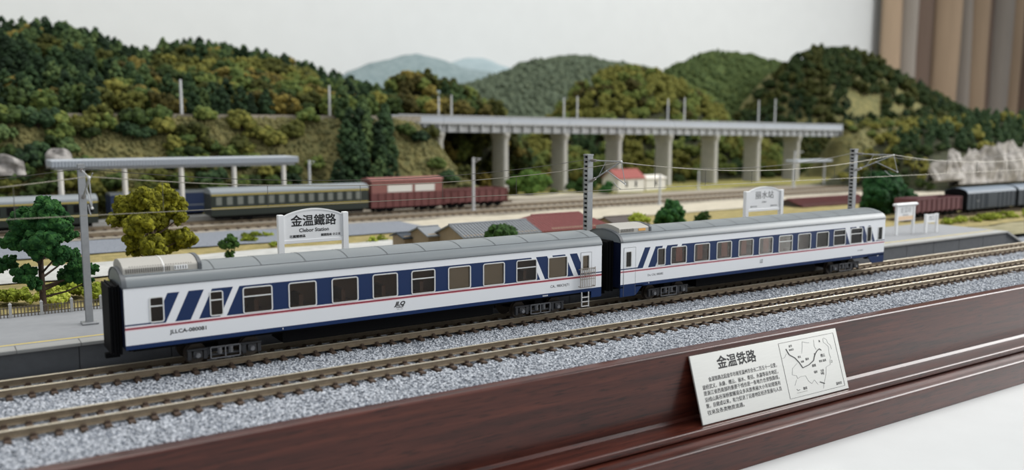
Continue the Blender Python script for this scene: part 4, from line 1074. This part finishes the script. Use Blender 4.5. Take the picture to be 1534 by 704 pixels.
def bluecar():
    y = 712; z = RZ; off = ((xb0+xb1)/2, y, z); t = thing('blue_car', 'dark blue railway car parked behind the canopy post', 'wagon', off)
    zt = at(200, 288, y=695)[2]
    MB(off).box(xb0, xb1, y-17, y+17, z+7, zt-3, ch=.5).build('body', MT['bluecar'], t)
    MB(off).prism([(y-17.5, zt-3.2), (y-11, zt-.8), (y, zt), (y+11, zt-.8), (y+17.5, zt-3.2)], 'x', xb0, xb1).build('roof', MT['croof'], t)
    MB(off).box(xb0, xb1, y-17.3, y-16.9, z+16, z+17.2).build('stripe', MT['croof'], t)
    MB(off).box(xb0+5, xb1-5, y-12, y+12, z+3, z+7.4).build('underframe', MT['black'], t); wheels(t, off, xb0, xb1, y, z)
bluecar()
# right hand wagons
wagon_open('open dark red wagon behind the small notice board', at(1374, 305, y=189)[0], at(1440, 300, y=189)[0], 205, 3.5, at(1410, 296, y=189)[2], mat('plum_red', (98, 58, 62), rough=.7, vary=.1, scale=14))
def van(label, x0, x1):
    y = 205; z = 3.5; off = ((x0+x1)/2, y, z); t = thing('covered_van', label, 'wagon', off); zt = at(1480, 279, y=200)[2]; zg = zt-7
    MB(off).box(x0, x1, y-16.5, y+16.5, z+6, zg+.5, ch=.3).build('body', MT['vangrey'], t)
    pf = [(-17, zg), (-16, zg+2.6), (-12, zg+5), (-6, zt-.5), (0, zt), (6, zt-.5), (12, zg+5), (16, zg+2.6), (17, zg)]
    MB(off).prism([(y+a, b) for a, b in pf], 'x', x0-1, x1+1).build('roof', MT['vanroof'], t, smooth=30)
    MB(off).prism([(y+a*.97, b-.3) for a, b in pf], 'x', x0-1.3, x0).build('roof_end', MT['black'], t)
    MB(off).box(x0-.4, x0+.1, y-16.4, y+16.4, z+6, zg).build('end_panel', MT['black'], t)
    w = x1-x0; dm = MB(off).box(x0+w*.4, x0+w*.6, y-17.2, y-16.4, z+8, zg-1.5).build('sliding_door', MT['vangrey'], t)
    rm = MB().box(-.6, .6, -17.0, -16.3, 6.5, zg-z).mesh('side_rib', MT['vangrey'])
    for k in range(12):
        f = k/11
        if not .38 < f < .62: link('side_rib', rm, t, (x0+w*f-off[0], 0, 0))
    text('lettering', '10287', 3.0, MT['faintink'], t, (-w*.3, -17.1, 17))
    MB(off).box(x0+4, x1-4, y-11, y+11, z+3.2, z+6.4).build('underframe', MT['black'], t); wheels(t, off, x0, x1, y, z)
xv = at(1449, 310, y=188.5)[0]; xv2 = at(1522, 305, y=188.5)[0]
van('dark blue grey covered van with slate roof near the right edge', xv, xv2-3)
van('dark covered van cut off by the right edge of the photo', xv2+6, xv2+170)

# ------------------------------------------------------------------ platform canopy on the left
def canopy():
    y0, y1 = 672, 700; yp = 678
    x0 = at(76, 245, y=y0)[0]; x1 = at(447, 242, y=y0)[0]; zt = at(260, 237.5, y=y0)[2]; zb = at(260, 250, y=y0)[2]
    off = ((x0+x1)/2, 684, 0); t = thing('platform_canopy', 'long flat grey platform canopy on white posts behind the green coaches', 'canopy', off)
    MB(off).box(x0, x1, y0, y1+20, zb+2, zt, ch=.8).build('canopy_roof', MT['canopy'], t)
    fm = MB().box(-.5, .5, -1.0, 0, 0, zt-zb-3).mesh('fascia_rib', MT['canopy'])
    x = x0+2
    while x < x1: link('fascia_rib', fm, t, (x-off[0], y0-off[1], zb+2.4)); x += 3.5
    MB(off).box(x0+4, x1-4, y0+3, y1+16, zb-1, zb+2.2).build('soffit_beam', MT['mast'], t)
    for u in (91, 187, 272, 351, 425):
        x = at(u, 270, y=yp)[0]; MB(off).cyl((x, yp, 0), (x, yp, zb), 3.0, n=12).build('post', MT['housewhite'], t, smooth=40)
    MB(off).box(x0-30, x1+8, y0-4, y1-8, 0, 8).build('island_platform', MT['coping'], t)
canopy()

# ------------------------------------------------------------------ viaduct
BY = 850
def bz(x): return 139.0-13.0*(x-600)/1120.0
def beam(mb, x0, x1, y0, y1, a, b):
    mb.add([(x0,y0,bz(x0)+a),(x1,y0,bz(x1)+a),(x1,y1,bz(x1)+a),(x0,y1,bz(x0)+a),(x0,y0,bz(x0)+b),(x1,y0,bz(x1)+b),(x1,y1,bz(x1)+b),(x0,y1,bz(x0)+b)],
           [(0,3,2,1),(4,5,6,7),(0,1,5,4),(1,2,6,5),(2,3,7,6),(3,0,4,7)])
def viaduct():
    off = (1150, 880, 0); t = thing('viaduct', 'long grey concrete railway viaduct on eight piers below the hills', 'bridge', off)
    xs = [528+132.3*i for i in range(11)]; xs[0] = 575; xs[-1] = 1728
    xs = [x for x in xs if x <= 1728]
    for a, b in zip(xs[:-1], xs[1:]):
        m = MB(off); beam(m, a+.6, b-.6, BY+5, BY+55, -28, -14); g = m.build('girder', MT['concrete'], t)
        m = MB(off); beam(m, a+.3, b-.3, BY-1, BY+61, -14.5, -10.5); m.build('deck_slab', MT['concrete'], t)
        m = MB(off); beam(m, a+.3, b-.3, BY, BY+2, -10.5, 0); beam(m, a+.3, b-.3, BY+58, BY+60, -10.5, 0); pp = m.build('parapet', MT['canopy'], t)
        m = MB(off); beam(m, a+.3, b-.3, BY-1.2, BY+2.6, -1.0, .6); m.build('handrail', MT['concrete'], pp)
        n = 6
        for k in range(n):                            # brackets under the slab
            x = a+(b-a)*(k+.5)/n; m = MB(off); beam(m, x-1.6, x+1.6, BY+1, BY+6, -26, -14.5); m.build('bracket', MT['concrete'], g)
    for s in (20, 38):
        m = MB(off); beam(m, 300, 1728, BY+s, BY+s+1.5, -10.5, -8); m.build('bridge_rail', MT['rail'], t)
    for i in range(8):
        x = 660+132.3*i; z = bz(x)-28; yc = BY+30
        b = MB(off); n = 20; P = []; prof = [(7.2, 22, -2), (6.6, 21, 4), (6.2, 20.5, z-16), (7.6, 24, z-6), (8.0, 25, z-5), (8.0, 25, z)]
        for a_, c_, zz in prof:
            for k in range(n):
                th = 2*math.pi*k/n; cx = math.copysign(abs(math.cos(th))**.45, math.cos(th)); sy = math.copysign(abs(math.sin(th))**.45, math.sin(th))
                P.append((x+a_*cx, yc+c_*sy, zz))
        F = [(k*n+j, k*n+(j+1) % n, (k+1)*n+(j+1) % n, (k+1)*n+j) for k in range(len(prof)-1) for j in range(n)]+[tuple(range(n))[::-1], tuple(range((len(prof)-1)*n, len(prof)*n))]
        b.add(P, F).build('pier', MT['pier'], t, smooth=35)
viaduct()
def pole(label, x, y, z0, z1, r=1.6, arm=True, m='mastpale', group=None):
    off = (x, y, z0); t = thing('line_pole', label, 'pole', off, group=group)
    MB(off).box(x-3, x+3, y-3, y+3, z0, z0+1.5).build('foot', MT[m], t)
    MB(off).cyl((x, y, z0), (x, y, z1), r, r*.8, n=8).build('shaft', MT[m], t, smooth=50)
    if arm:
        MB(off).tube([(x, y, z1-8), (x, y-20, z1-1)], .6, n=6).tube([(x, y, z1-1), (x, y-20, z1-1)], .5, n=6).build('bracket_arm', MT[m], t)
def pxp(label, u, vt, y, z0, **k):
    p = at(u, vt, y=y); pole(label, p[0], y, z0, p[2], **k)
ords = ['first', 'second', 'third', 'fourth']
for i, (un, uf) in enumerate(((677, 657), (866, 845), (1027, 1001), (1163, 1137))):
    p = at(un, 142+i*2, y=BY+4); pole('pale line pole on the near side of the viaduct, %s from the left' % ords[i], p[0], BY+6, bz(p[0])-10.5, p[2], arm=False)
    p = at(uf, 144+i*2, y=BY+54); pole('pale line pole on the far side of the viaduct, %s from the left' % ords[i], p[0], BY+54, bz(p[0])-10.5, p[2], arm=False)
pxp('pale line pole against the forest of the left hill', 270, 119, 862, 132, r=2.2, arm=False)
pxp('pale line pole on the embankment just left of the viaduct', 493, 128, 862, 132, r=2.0, arm=False)
pxp('pale bracket pole beside the open red wagon', 709, 236, 605, 1.5, r=2.2)
pxp('pale bracket pole at the right end of the canopy', 463, 240, 690, 1.5, r=2.2)
pxp('grey pole standing before the small red roofed cottage', 989, 262, 540, 1.5, r=1.8, arm=False)
pxp('pale bracket pole under the viaduct left of the right mast', 1191, 226, 672, 1.5, r=2.0)
pxp('thin pole beside the sandy road under the viaduct', 1047, 255, 745, 1.5, r=1.6, arm=False)
def shelter():
    a = at(1186, 240, y=700); b = at(1238, 236, y=700); off = ((a[0]+b[0])/2, 700, 0)
    t = thing('platform_shelter', 'small grey flat roofed shelter under the viaduct left of the right mast', 'shelter', off)
    MB(off).box(a[0], b[0], 685, 715, a[2]-4, a[2], ch=.5).build('roof', MT['canopy'], t)
    for x in (a[0]+6, b[0]-6): MB(off).box(x-1.2, x+1.2, 698, 701, 0, a[2]-4).build('post', MT['mastpale'], t)
shelter()

# ------------------------------------------------------------------ hills
def proj(P):
    d = np.asarray(P, float)-np.array(CAM); z = d@FW
    return 767+FPX*(d@RT)/z, 352-FPX*(d@UPV)/z, z
class Hill:
    def __init__(s, sil, yr, yf, zb, sub, seed, back=260, power=1.25, rough=8.0):
        pts = [at(u, v, y=yr) for u, v in sil]; s.X = [p[0] for p in pts]; s.H = [max(zb, p[2]-sub) for p in pts]
        s.yr, s.yf, s.zb, s.back, s.pw, s.seed, s.rough = yr, yf, zb, back, power, seed, rough
    def z(s, x, y):
        h = np.interp(x, s.X, s.H, left=s.zb, right=s.zb)-s.zb
        t = (y-s.yf)/(s.yr-s.yf) if y <= s.yr else max(0.0, 1-(y-s.yr)/s.back)
        t = min(1, max(0, t)); e = math.sin(t*math.pi/2)**s.pw
        n = s.rough*(mnoise.noise((x*.012+s.seed, y*.012, s.seed))+.5*mnoise.noise((x*.035, y*.035+s.seed, 2.0)))*min(1, h/60)*e
        return s.zb+h*e+n
    def build(s, name, m, label, nx=70, ny=26, x0=None, x1=None):
        a = s.X[0]-40 if x0 is None else x0; b = s.X[-1]+40 if x1 is None else x1; P = []; F = []
        for j in range(ny+1):
            y = s.yf+(s.yr+s.back-s.yf)*j/ny
            for i in range(nx+1): x = a+(b-a)*i/nx; P.append((x, y, s.z(x, y) if 0 < j < ny else s.zb-4))
        for j in range(ny):
            for i in range(nx): q = j*(nx+1)+i; F.append((q, q+1, q+nx+2, q+nx+1))
        return struct(MB().add(P, F).build(name, m, smooth=True), label)
HL = Hill([(-90, 12), (-40, 20), (0, 26), (60, 30), (110, 38), (150, 54), (190, 66), (235, 60), (290, 54), (340, 62), (400, 80), (450, 100), (500, 122), (545, 145), (590, 170), (620, 195)], 1330, 905, 128, 56, 1.3, rough=14)
HL.build('hill_1', MT['hillsoil'], 'tall forested hill on the left', 80, 30)
H9 = Hill([(530, 190), (555, 140), (575, 120), (600, 110), (640, 108), (680, 118), (710, 140), (740, 175), (780, 225)], 1080, 935, 0, 36, 4.1, rough=10)
H9.build('hill_2', MT['hillsoil'], 'small forested mound behind the left end of the viaduct')
H2 = Hill([(740, 230), (800, 200), (840, 160), (866, 124), (895, 106), (930, 97), (965, 98), (1000, 110), (1030, 130), (1070, 175), (1110, 205), (1180, 215), (1260, 200)], 1180, 945, 0, 33, 7.7, rough=10)
H2.build('hill_3', MT['hillsoil'], 'rounded olive forested hill behind the middle of the viaduct')
H3 = Hill([(600, 175), (640, 150), (690, 128), (740, 110), (800, 92), (840, 85), (870, 84), (900, 92), (940, 100), (1000, 112), (1060, 130), (1120, 170)], 1700, 1350, 0, 8, 3.3, rough=12, power=1.0)
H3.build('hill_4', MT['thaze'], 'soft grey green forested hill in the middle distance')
H4 = Hill([(470, 150), (520, 106), (560, 92), (600, 83), (625, 81), (660, 90), (700, 102), (740, 109), (800, 125), (860, 170)], 1990, 1750, 0, 0, 9.2, back=60, rough=6)
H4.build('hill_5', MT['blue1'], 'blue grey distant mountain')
H5 = Hill([(620, 140), (660, 97), (700, 87), (725, 87), (750, 98), (790, 107), (830, 120), (900, 160)], 2120, 2010, 0, 0, 2.2, back=60, rough=4)
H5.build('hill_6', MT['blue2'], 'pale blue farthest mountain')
H6 = Hill([(950, 150), (990, 108), (1010, 95), (1040, 84), (1075, 77), (1110, 81), (1150, 92), (1190, 96), (1230, 115), (1300, 160)], 1480, 1180, 0, 12, 5.5, rough=14, power=1.0)
H6.build('hill_7', MT['tmid'], 'green forested hill right of the olive hill')
H7 = Hill([(1080, 190), (1120, 160), (1150, 120), (1172, 92), (1200, 80), (1240, 72), (1275, 77), (1300, 89), (1330, 106), (1360, 120), (1385, 138), (1405, 152), (1440, 168), (1480, 185)], 1230, 950, 0, 24, 6.4, rough=12)
H7.build('hill_8', MT['grass'], 'tall forested hill at the right with grassy clearings')
H10 = Hill([(1225, 260), (1250, 215), (1262, 192), (1300, 186), (1350, 182), (1400, 184), (1460, 190), (1540, 200)], 885, 770, 0, 0, 8.8, back=80, rough=8)
H10.build('hill_9', MT['grass'], 'bare tan embankment at the right end of the viaduct')
H8 = Hill([(1262, 290), (1290, 250), (1315, 212), (1335, 192), (1360, 180), (1400, 174), (1450, 170), (1500, 168), (1560, 166), (1640, 166)], 640, 450, 0, 26, 11.0, back=120, rough=12)
H8.build('hill_10', MT['hillsoil'], 'low wooded ridge at the right edge')
class Bank:
    """embankment carrying the line to the viaduct"""
    prof = ([742, 752, 775, 805, 832, 846, 918], [0, 12, 44, 88, 124, 131, 131])
    def z(s, x, y):
        k = float(np.interp(x, [-500, 560, 600, 640, 690, 760], [1, 1, .97, .72, .25, 0]))
        return float(np.interp(y, *s.prof))*k+9*mnoise.noise((x*.016, y*.02, 5.0))*(1 if 755 < y < 836 else .1)*k
BK = Bank()
def bank_mesh():
    P = []; F = []; nx, ny = 110, 26
    for j in range(ny+1):
        y = 742+178*j/ny
        for i in range(nx+1): x = -420+1180*i/nx; P.append((x, y, BK.z(x, y)-(.5 if j else 3)))
    for j in range(ny):
        for i in range(nx): q = j*(nx+1)+i; F.append((q, q+1, q+nx+2, q+nx+1))
    struct(MB().add(P, F).build('embankment', MT['grass'], smooth=True), 'grassy railway embankment on the left')
    x = -420
    wl = thing('retaining_wall', 'low pale retaining wall along the upper line on the left embankment', 'wall', (80, 848, 127))
    while x < 575:
        MB((80, 848, 127)).box(x+.3, x+44.7, 846, 849, 127, 136.5).build('wall_block', MT['bed'], wl); x += 45
    sheet('ground_upper_line', MT['sand'], 'sandy shelf of the upper line on the left', -420, 590, 850, 900, 132.4, 60, 3, .4, .05)
bank_mesh()

def rock(label, u, v, y, wpx, hpx, seed, dep=30, m='rock'):
    a = at(u-wpx/2, v+hpx/2, y=y); b = at(u+wpx/2, v-hpx/2, y=y); rg = np.random.default_rng(seed)
    c = (np.array(a)+np.array(b))/2; w = abs(b[0]-a[0])/2; h = abs(b[2]-a[2])/2
    n = 7; C = np.stack([rg.uniform(-.6, .6, n)*w, rg.uniform(-.5, .5, n)*dep*.5, rg.uniform(-.35, .35, n)*h], 1)
    bv, bf = subdiv(*ICO[1]); bv, bf = np.array(bv), np.array(bf); V = []; F = []
    for k, cc in enumerate(C):
        R = np.array((w*rg.uniform(.35, .55), dep*.6, h*rg.uniform(.6, .85)))
        q = bv*R
        nn = np.array([1+.28*mnoise.noise(Vector(p*2.2)+Vector((k*3.1, seed, 0)))+.14*mnoise.noise(Vector(p*5.5)+Vector((k, seed, 2))) for p in bv])
        V.append(np.round(q*nn[:, None]/3.0)*3.0*.4+q*nn[:, None]*.6+cc); F.append(bf+k*len(bv))
    o = link('rock_outcrop', np_mesh('rock_outcrop', np.concatenate(V), np.concatenate(F), [MT[m]]), None, tuple(c)); tag(o, label, 'rock')
def cliff(label, u0, u1, vt, vb, y, seed, dep=26):
    """craggy rock wall: a grid bulging forward in vertical ribs"""
    a = at(u0, vb, y=y); b = at(u1, vb, y=y); zt = at((u0+u1)/2, vt, y=y)[2]; z0 = min(a[2], b[2]); nx, nz_ = 44, 20; P = []; F = []; c = ((a[0]+b[0])/2, y, z0)
    for k in range(nz_+1):
        f = k/nz_
        for i in range(nx+1):
            x = a[0]+(b[0]-a[0])*i/nx; e = math.sin(math.pi*i/nx)**.35 if 0 < i < nx else 0
            top = (zt-z0)*(.72+.35*mnoise.noise((x*.02, seed, 0))+.12*mnoise.noise((x*.07, seed, 3)))*(.35+.65*e)
            r = abs(mnoise.noise((x*.023, f*1.1+seed, 1)))*1.7+abs(mnoise.noise((x*.062, f*1.4, seed)))*.9+.3*mnoise.noise((x*.02, f*3.0, seed+2))
            P.append((x-c[0], dep*(.2+f*1.1)-dep*r*e, top*f))
    for k in range(nz_):
        for i in range(nx): q = k*(nx+1)+i; F.append((q, q+1, q+nx+2, q+nx+1))
    n0 = len(P); P += [(p[0], dep*1.8, -6) for p in P[:nx+1]]
    top0 = nz_*(nx+1)
    for i in range(nx): F.append((top0+i, top0+i+1, n0+i+1, n0+i)); 
    for i in range(nx): F.append((i+1, i, n0+i, n0+i+1))
    o = MB().add(P, F).build('rock_outcrop', MT['rock'], None, c); tag(o, label, 'rock')
cliff('pale grey rock face at the right edge below the conifers', 1440, 1600, 190, 266, 455, 3.0, 14)
cliff('pale rock face left of the large rock at the right edge', 1402, 1446, 208, 268, 455, 5.5, 12)
cliff('small pale rock on the crest of the right hill', 1372, 1410, 140, 172, 1150, 7.1, 16)
cliff('small weathered rock on the slope of the right hill', 1308, 1336, 138, 172, 1080, 8.3, 16)
cliff('tan rock patch at the foot of the slope behind the canopy', 70, 112, 208, 250, 765, 9.9, 14)
cliff('pale rock patch at the far left of the slope', -20, 40, 222, 262, 760, 10.2, 14)

# ------------------------------------------------------------------ forest
NR = np.random.default_rng(2024)
def tree_mesh(kind, m, seed, hi=True):
    nr = np.random.default_rng(seed); C = []; R = []
    if kind == 'conifer':
        n = 80 if hi else 26
        for k in range(n):
            t = (k+.5)/n; r = 9.5*math.sin(math.pi*(.2+.78*t))**(.8 if seed % 3 else 1.1)*nr.uniform(.5, 1.0); a = nr.uniform(0, 6.283)
            C.append((r*math.cos(a), r*math.sin(a), 4+t*36)); R.append((4.2 if hi else 6.3)*(1-.55*t)*nr.uniform(.7, 1.2))
    elif kind == 'broadleaf':
        n = 80 if hi else 24
        for k in range(n):
            d = nr.normal(size=3); d /= np.linalg.norm(d); f = nr.uniform(.6, 1.0)
            q = nr.integers(0, 4); C.append((d[0]*9.5*f+(-4, 5, -1, 2)[q], d[1]*9.5*f+(3, -2, -5, 4)[q], (15, 18, 22, 25)[q]+d[2]*8.5*f)); R.append((3.8 if hi else 5.9)*nr.uniform(.6, 1.25))
    else:
        n = 50 if hi else 24
        for k in range(n):
            d = nr.normal(size=3); d /= np.linalg.norm(d); f = nr.uniform(.5, 1.0)
            C.append((d[0]*12*f, d[1]*12*f, 4+abs(d[2])*10*f)); R.append((3.6 if hi else 5.4)*nr.uniform(.6, 1.25))
    V, F = blob_arrays(np.array(C), np.array(R), nr, 0, .25)
    b = MB().cyl((0, 0, -3), (0, 0, 14), 1.2, .8, n=5); tv = np.array(b.v); tf = []
    for f in b.f: tf += [(f[0], f[i], f[i+1]) for i in range(1, len(f)-1)]
    F2 = np.array(tf)+len(V); mi = [0]*len(F)+[1]*len(F2)
    return np.concatenate([V, tv]), np.concatenate([F, F2]), mi, m
VAR = {}
def variants(kind, m):
    if (kind, m) not in VAR:
        hi = []; lo = []
        for k in range(4):
            V, F, mi, _ = tree_mesh(kind, m, hash((len(kind), k)) % 9999+k*17+len(m)); hi.append(np_mesh(kind+'_tree', V, F, [MT[m], MT['trunk']], mi))
            lo.append(tree_mesh(kind, m, 50+k*13+len(m), False)[:3])
        VAR[(kind, m)] = (hi, lo)
    return VAR[(kind, m)]
CAND = []
def scatter(H, hill, x0, x1, y0, y1, step, choose, sc=(.8, 1.15), skip=None):
    x = x0
    while x < x1:
        y = y0
        while y < y1:
            px = x+NR.uniform(-.5, .5)*step; py = y+NR.uniform(-.5, .5)*step; z = H.z(px, py); u, v, d = proj((px, py, z+15))
            if -25 < u < 1560 and d > 0 and not (skip and skip(u, v, px, py)):
                c = choose(px, py, u, v)
                if c: CAND.append((c[0], c[1], (px, py, z-1.0), NR.uniform(*sc)*(c[2] if len(c) > 2 else 1), hill, d))
            y += step
        x += step
def nz(x, y, s, k=0.0): return mnoise.noise((x*s+k, y*s, k))
def ch_left(x, y, u, v):
    a = nz(x, y, .006, 3)+.25*NR.uniform(-1, 1); b = nz(x, y, .011, 9)+.3*NR.uniform(-1, 1)
    if a > (-.16 if u < 230 else .1)+.2*(v > 140): return ('conifer', 'tcon', 1.0)
    return ('broadleaf', 'tolive' if b > .05 else ('tgreen' if b > -.28 else 'trust'), .95)
scatter(HL, 'the left hill', HL.X[0], HL.X[-1], 912, 1360, 23, ch_left, sc=(1.0, 1.4))
def ch_mix(x, y, u, v):
    b = nz(x, y, .012, 5)+.35*NR.uniform(-1, 1)
    if b > .28: return ('conifer', 'tcon', .85)
    return ('broadleaf', 'tolive' if b > -.05 else ('tgreen' if b > -.3 else 'trust'), .9)
scatter(H9, 'the mound behind the viaduct', H9.X[0]+30, H9.X[-1]-20, 942, 1095, 21, ch_mix, sc=(1.0, 1.35))
def ch_olive(x, y, u, v):
    b = nz(x, y, .012, 15)+.3*NR.uniform(-1, 1)
    if v > 178: return ('broadleaf', 'tgreen' if b < .1 else 'tolive', .85) if b > -.35 else ('conifer', 'tcon', .75)
    return ('broadleaf', 'tolive' if b > -.1 else ('trust' if b < -.35 else 'tgreen'), .85)
scatter(H2, 'the olive hill', H2.X[0]+20, H2.X[-1]-20, 952, 1195, 20, ch_olive, sc=(.95, 1.25))
def ch_right(x, y, u, v):
    b = nz(x, y, .012, 25)+.3*NR.uniform(-1, 1)
    if b > .3: return ('conifer', 'tcon', .8)
    return ('broadleaf', 'tgreen' if b > -.12 else 'tolive', .9)
def skip_right(u, v, x, y): return (1272 < u < 1326 and 138 < v < 166) or (u > 1335 and NR.uniform() < .3)
scatter(H7, 'the tall right hill', H7.X[0]+40, H7.X[-1]-40, 960, 1245, 19, ch_right, skip=skip_right)
def ch_ridge(x, y, u, v):
    b = nz(x, y, .01, 35)+.35*NR.uniform(-1, 1)
    if b > -.15 and v < 215: return ('conifer', 'tcon', .78)
    return ('broadleaf', 'tgreen' if b > -.1 else 'tolive', .68)
def skip_ridge(u, v, x, y): return (u > 1402 and v > 222) or (NR.uniform() < .1)
scatter(H8, 'the right ridge', H8.X[0]+30, min(H8.X[-1], 2250), 462, 660, 19, ch_ridge, skip=skip_ridge)
def ch_bank(x, y, u, v):
    b = nz(x, y, .014, 45)+.3*NR.uniform(-1, 1)
    if 505 < u < 592: return ('conifer', 'tcon', 1.45)
    return ('bush', 'tolive' if b > .08 else ('tgreen' if b > -.3 else 'tcon'), 1.3)
def skip_bank(u, v, x, y):
    if 100 < u < 245 and 193 < v < 240: return True
    if 395 < u < 512 and 195 < v < 260: return NR.uniform() < .8
    if u > 592: return NR.uniform() < .93
    if y > 818 and u > 275: return NR.uniform() < .85
    return NR.uniform() < .1
scatter(BK, 'the left embankment', -150, 700, 757, 846, 15.5, ch_bank, skip=skip_bank)
scatter(H10, 'the right embankment', H10.X[1], H10.X[-1], 775, 900, 24, lambda x, y, u, v: ('bush', 'tolive' if NR.uniform() < .6 else 'tgreen', 1.0), skip=lambda u, v, x, y: NR.uniform() < .12)
class Flat:
    def z(s, x, y): return 1.0
scatter(Flat(), 'the ground below the viaduct', 560, 1800, 915, 945, 24, lambda x, y, u, v: ('bush', 'tgreen' if NR.uniform() < .6 else 'tcon', 1.1), skip=lambda u, v, x, y: NR.uniform() < .25)
scatter(Flat(), 'the ground before the viaduct', 640, 1750, 812, 846, 30, lambda x, y, u, v: ('bush', 'tgreen' if NR.uniform() < .6 else 'tolive', .8), skip=lambda u, v, x, y: NR.uniform() < .55 or u > 960)
def where(u, v, hill):
    if 'left hill' in hill:
        h = 'left of its pole' if u < 255 else ('right of its pole' if u < 400 else 'on the falling right shoulder')
        top = float(np.interp(u, [0, 150, 290, 400, 500, 590], [30, 56, 54, 80, 122, 165])); f = (v-top)/max(20, 178-top)
        return ('crest' if f < .22 else 'upper slope' if f < .48 else 'lower slope' if f < .78 else 'foot')+' '+h
    if 'left embankment' in hill: return 'left of the bare patch' if u < 105 else ('above the canopy' if u < 440 else ('by the viaduct end' if u > 500 else 'right of the canopy'))
    return ('near its top' if v < 130 else 'halfway down' if v < 175 else 'near its foot')+(', left side' if u < (640 if 'mound' in hill else 945 if 'olive' in hill else 1245 if 'right hill' in hill else 1430 if 'ridge' in hill else 900) else ', right side')
NAME = {'conifer': 'conifer_tree', 'broadleaf': 'broadleaf_tree', 'bush': 'hillside_bush'}
TINT = {'tcon': 'dark green', 'tgreen': 'mid green', 'tolive': 'olive', 'trust': 'rusty olive'}
CAND = [c for c in CAND if not (545 < c[2][0] < 1748 and 832-14*c[3] < c[2][1] < 914+14*c[3] and not (c[2][0] < 640 and c[2][1] < 846 and c[2][2] > 60)) and not (926-20 < proj(c[2])[0] < 1010 and 760 < c[2][1] < 840)]
for kind in NAME:
    L = [c for c in CAND if c[0] == kind]; L.sort(key=lambda c: -c[3]/c[5])
    for i, (k, m, p, s, hill, d) in enumerate(L[:300]):
        hi, lo = variants(k, m); me = hi[i % 4]
        o = link(NAME[k], me, None, p, (0, 0, NR.uniform(0, 6.28)), (s*NR.uniform(.9, 1.1), s*NR.uniform(.9, 1.1), s))
        w = {'conifer': 'pointed conifer', 'broadleaf': 'rounded broadleaf tree', 'bush': 'low bush'}[k]
        u, v, _d = proj((p[0], p[1], p[2]+20*s)); lb = '%s %s on %s, %s' % (TINT[m], w, hill, where(u, v, hill))
        tag(o, lb, 'tree' if k != 'bush' else 'bush', '%s %s' % (('conifers' if k == 'conifer' else 'broadleaf trees' if k == 'broadleaf' else 'bushes'), 'on '+hill))
    rest = {}
    for c in L[300:]: rest.setdefault((c[1], c[4]), []).append(c)
    for (m, hill), cs in rest.items():
        VV = []; FF = []; MM = []; nv = 0
        for i, (k, _, p, s, _h, d) in enumerate(cs):
            V, F, mi = variants(k, m)[1][i % 4]; a = NR.uniform(0, 6.28); R = np.array([[math.cos(a), -math.sin(a), 0], [math.sin(a), math.cos(a), 0], [0, 0, 1]])
            VV.append((V*s)@R.T+np.array(p)); FF.append(F+nv); MM += mi; nv += len(V)
        w = {'conifer': 'conifers', 'broadleaf': 'broadleaf trees', 'bush': 'bushes'}[kind]
        o = link('forest_'+w.replace(' ', '_'), np_mesh('forest', np.concatenate(VV), np.concatenate(FF), [MT[m], MT['trunk']], MM))
        tag(o, 'remaining small %s %s of the forest on %s' % (TINT[m], w, hill), 'forest', kind='stuff')
def canopy_stuff(H, m, n, r, label, lift=2):
    C = []; R = []
    while len(C) < n:
        x = NR.uniform(H.X[0], H.X[-1]); y = NR.uniform(H.yf, H.yr+20); z = H.z(x, y)
        if z < H.zb+5: 
            if NR.uniform() < .8: continue
        C.append((x, y, z+lift)); R.append((r*NR.uniform(.7, 1.2),)*2+(r*NR.uniform(.8, 1.5),))
    V, F = blob_arrays(np.array(C), np.array(R), NR, 0, .25)
    tag(link('forest_canopy', np_mesh('forest_canopy', V, F, [MT[m]])), label, 'forest', kind='stuff')
canopy_stuff(H3, 'thaze', 4200, 8, 'fine dense treetops covering the soft grey green middle hill')
canopy_stuff(H6, 'tmid', 3200, 8.5, 'fine dense treetops covering the green hill right of the olive hill')

class Strip:
    def __init__(s, H, x0, x1, y0, y1): s.H = H; s.X = [x0, x1]; s.yf = y0; s.yr = y1-20; s.zb = -99
    def z(s, x, y): return s.H.z(x, y)
canopy_stuff(Strip(BK, -120, 690, 748, 846), 'grass', 3800, 3.4, 'short rough grass tufts covering the left embankment', -.6)
canopy_stuff(Strip(H10, H10.X[1], H10.X[-1], 775, 890), 'grass', 1200, 4.5, 'short rough grass tufts covering the right embankment', -.6)
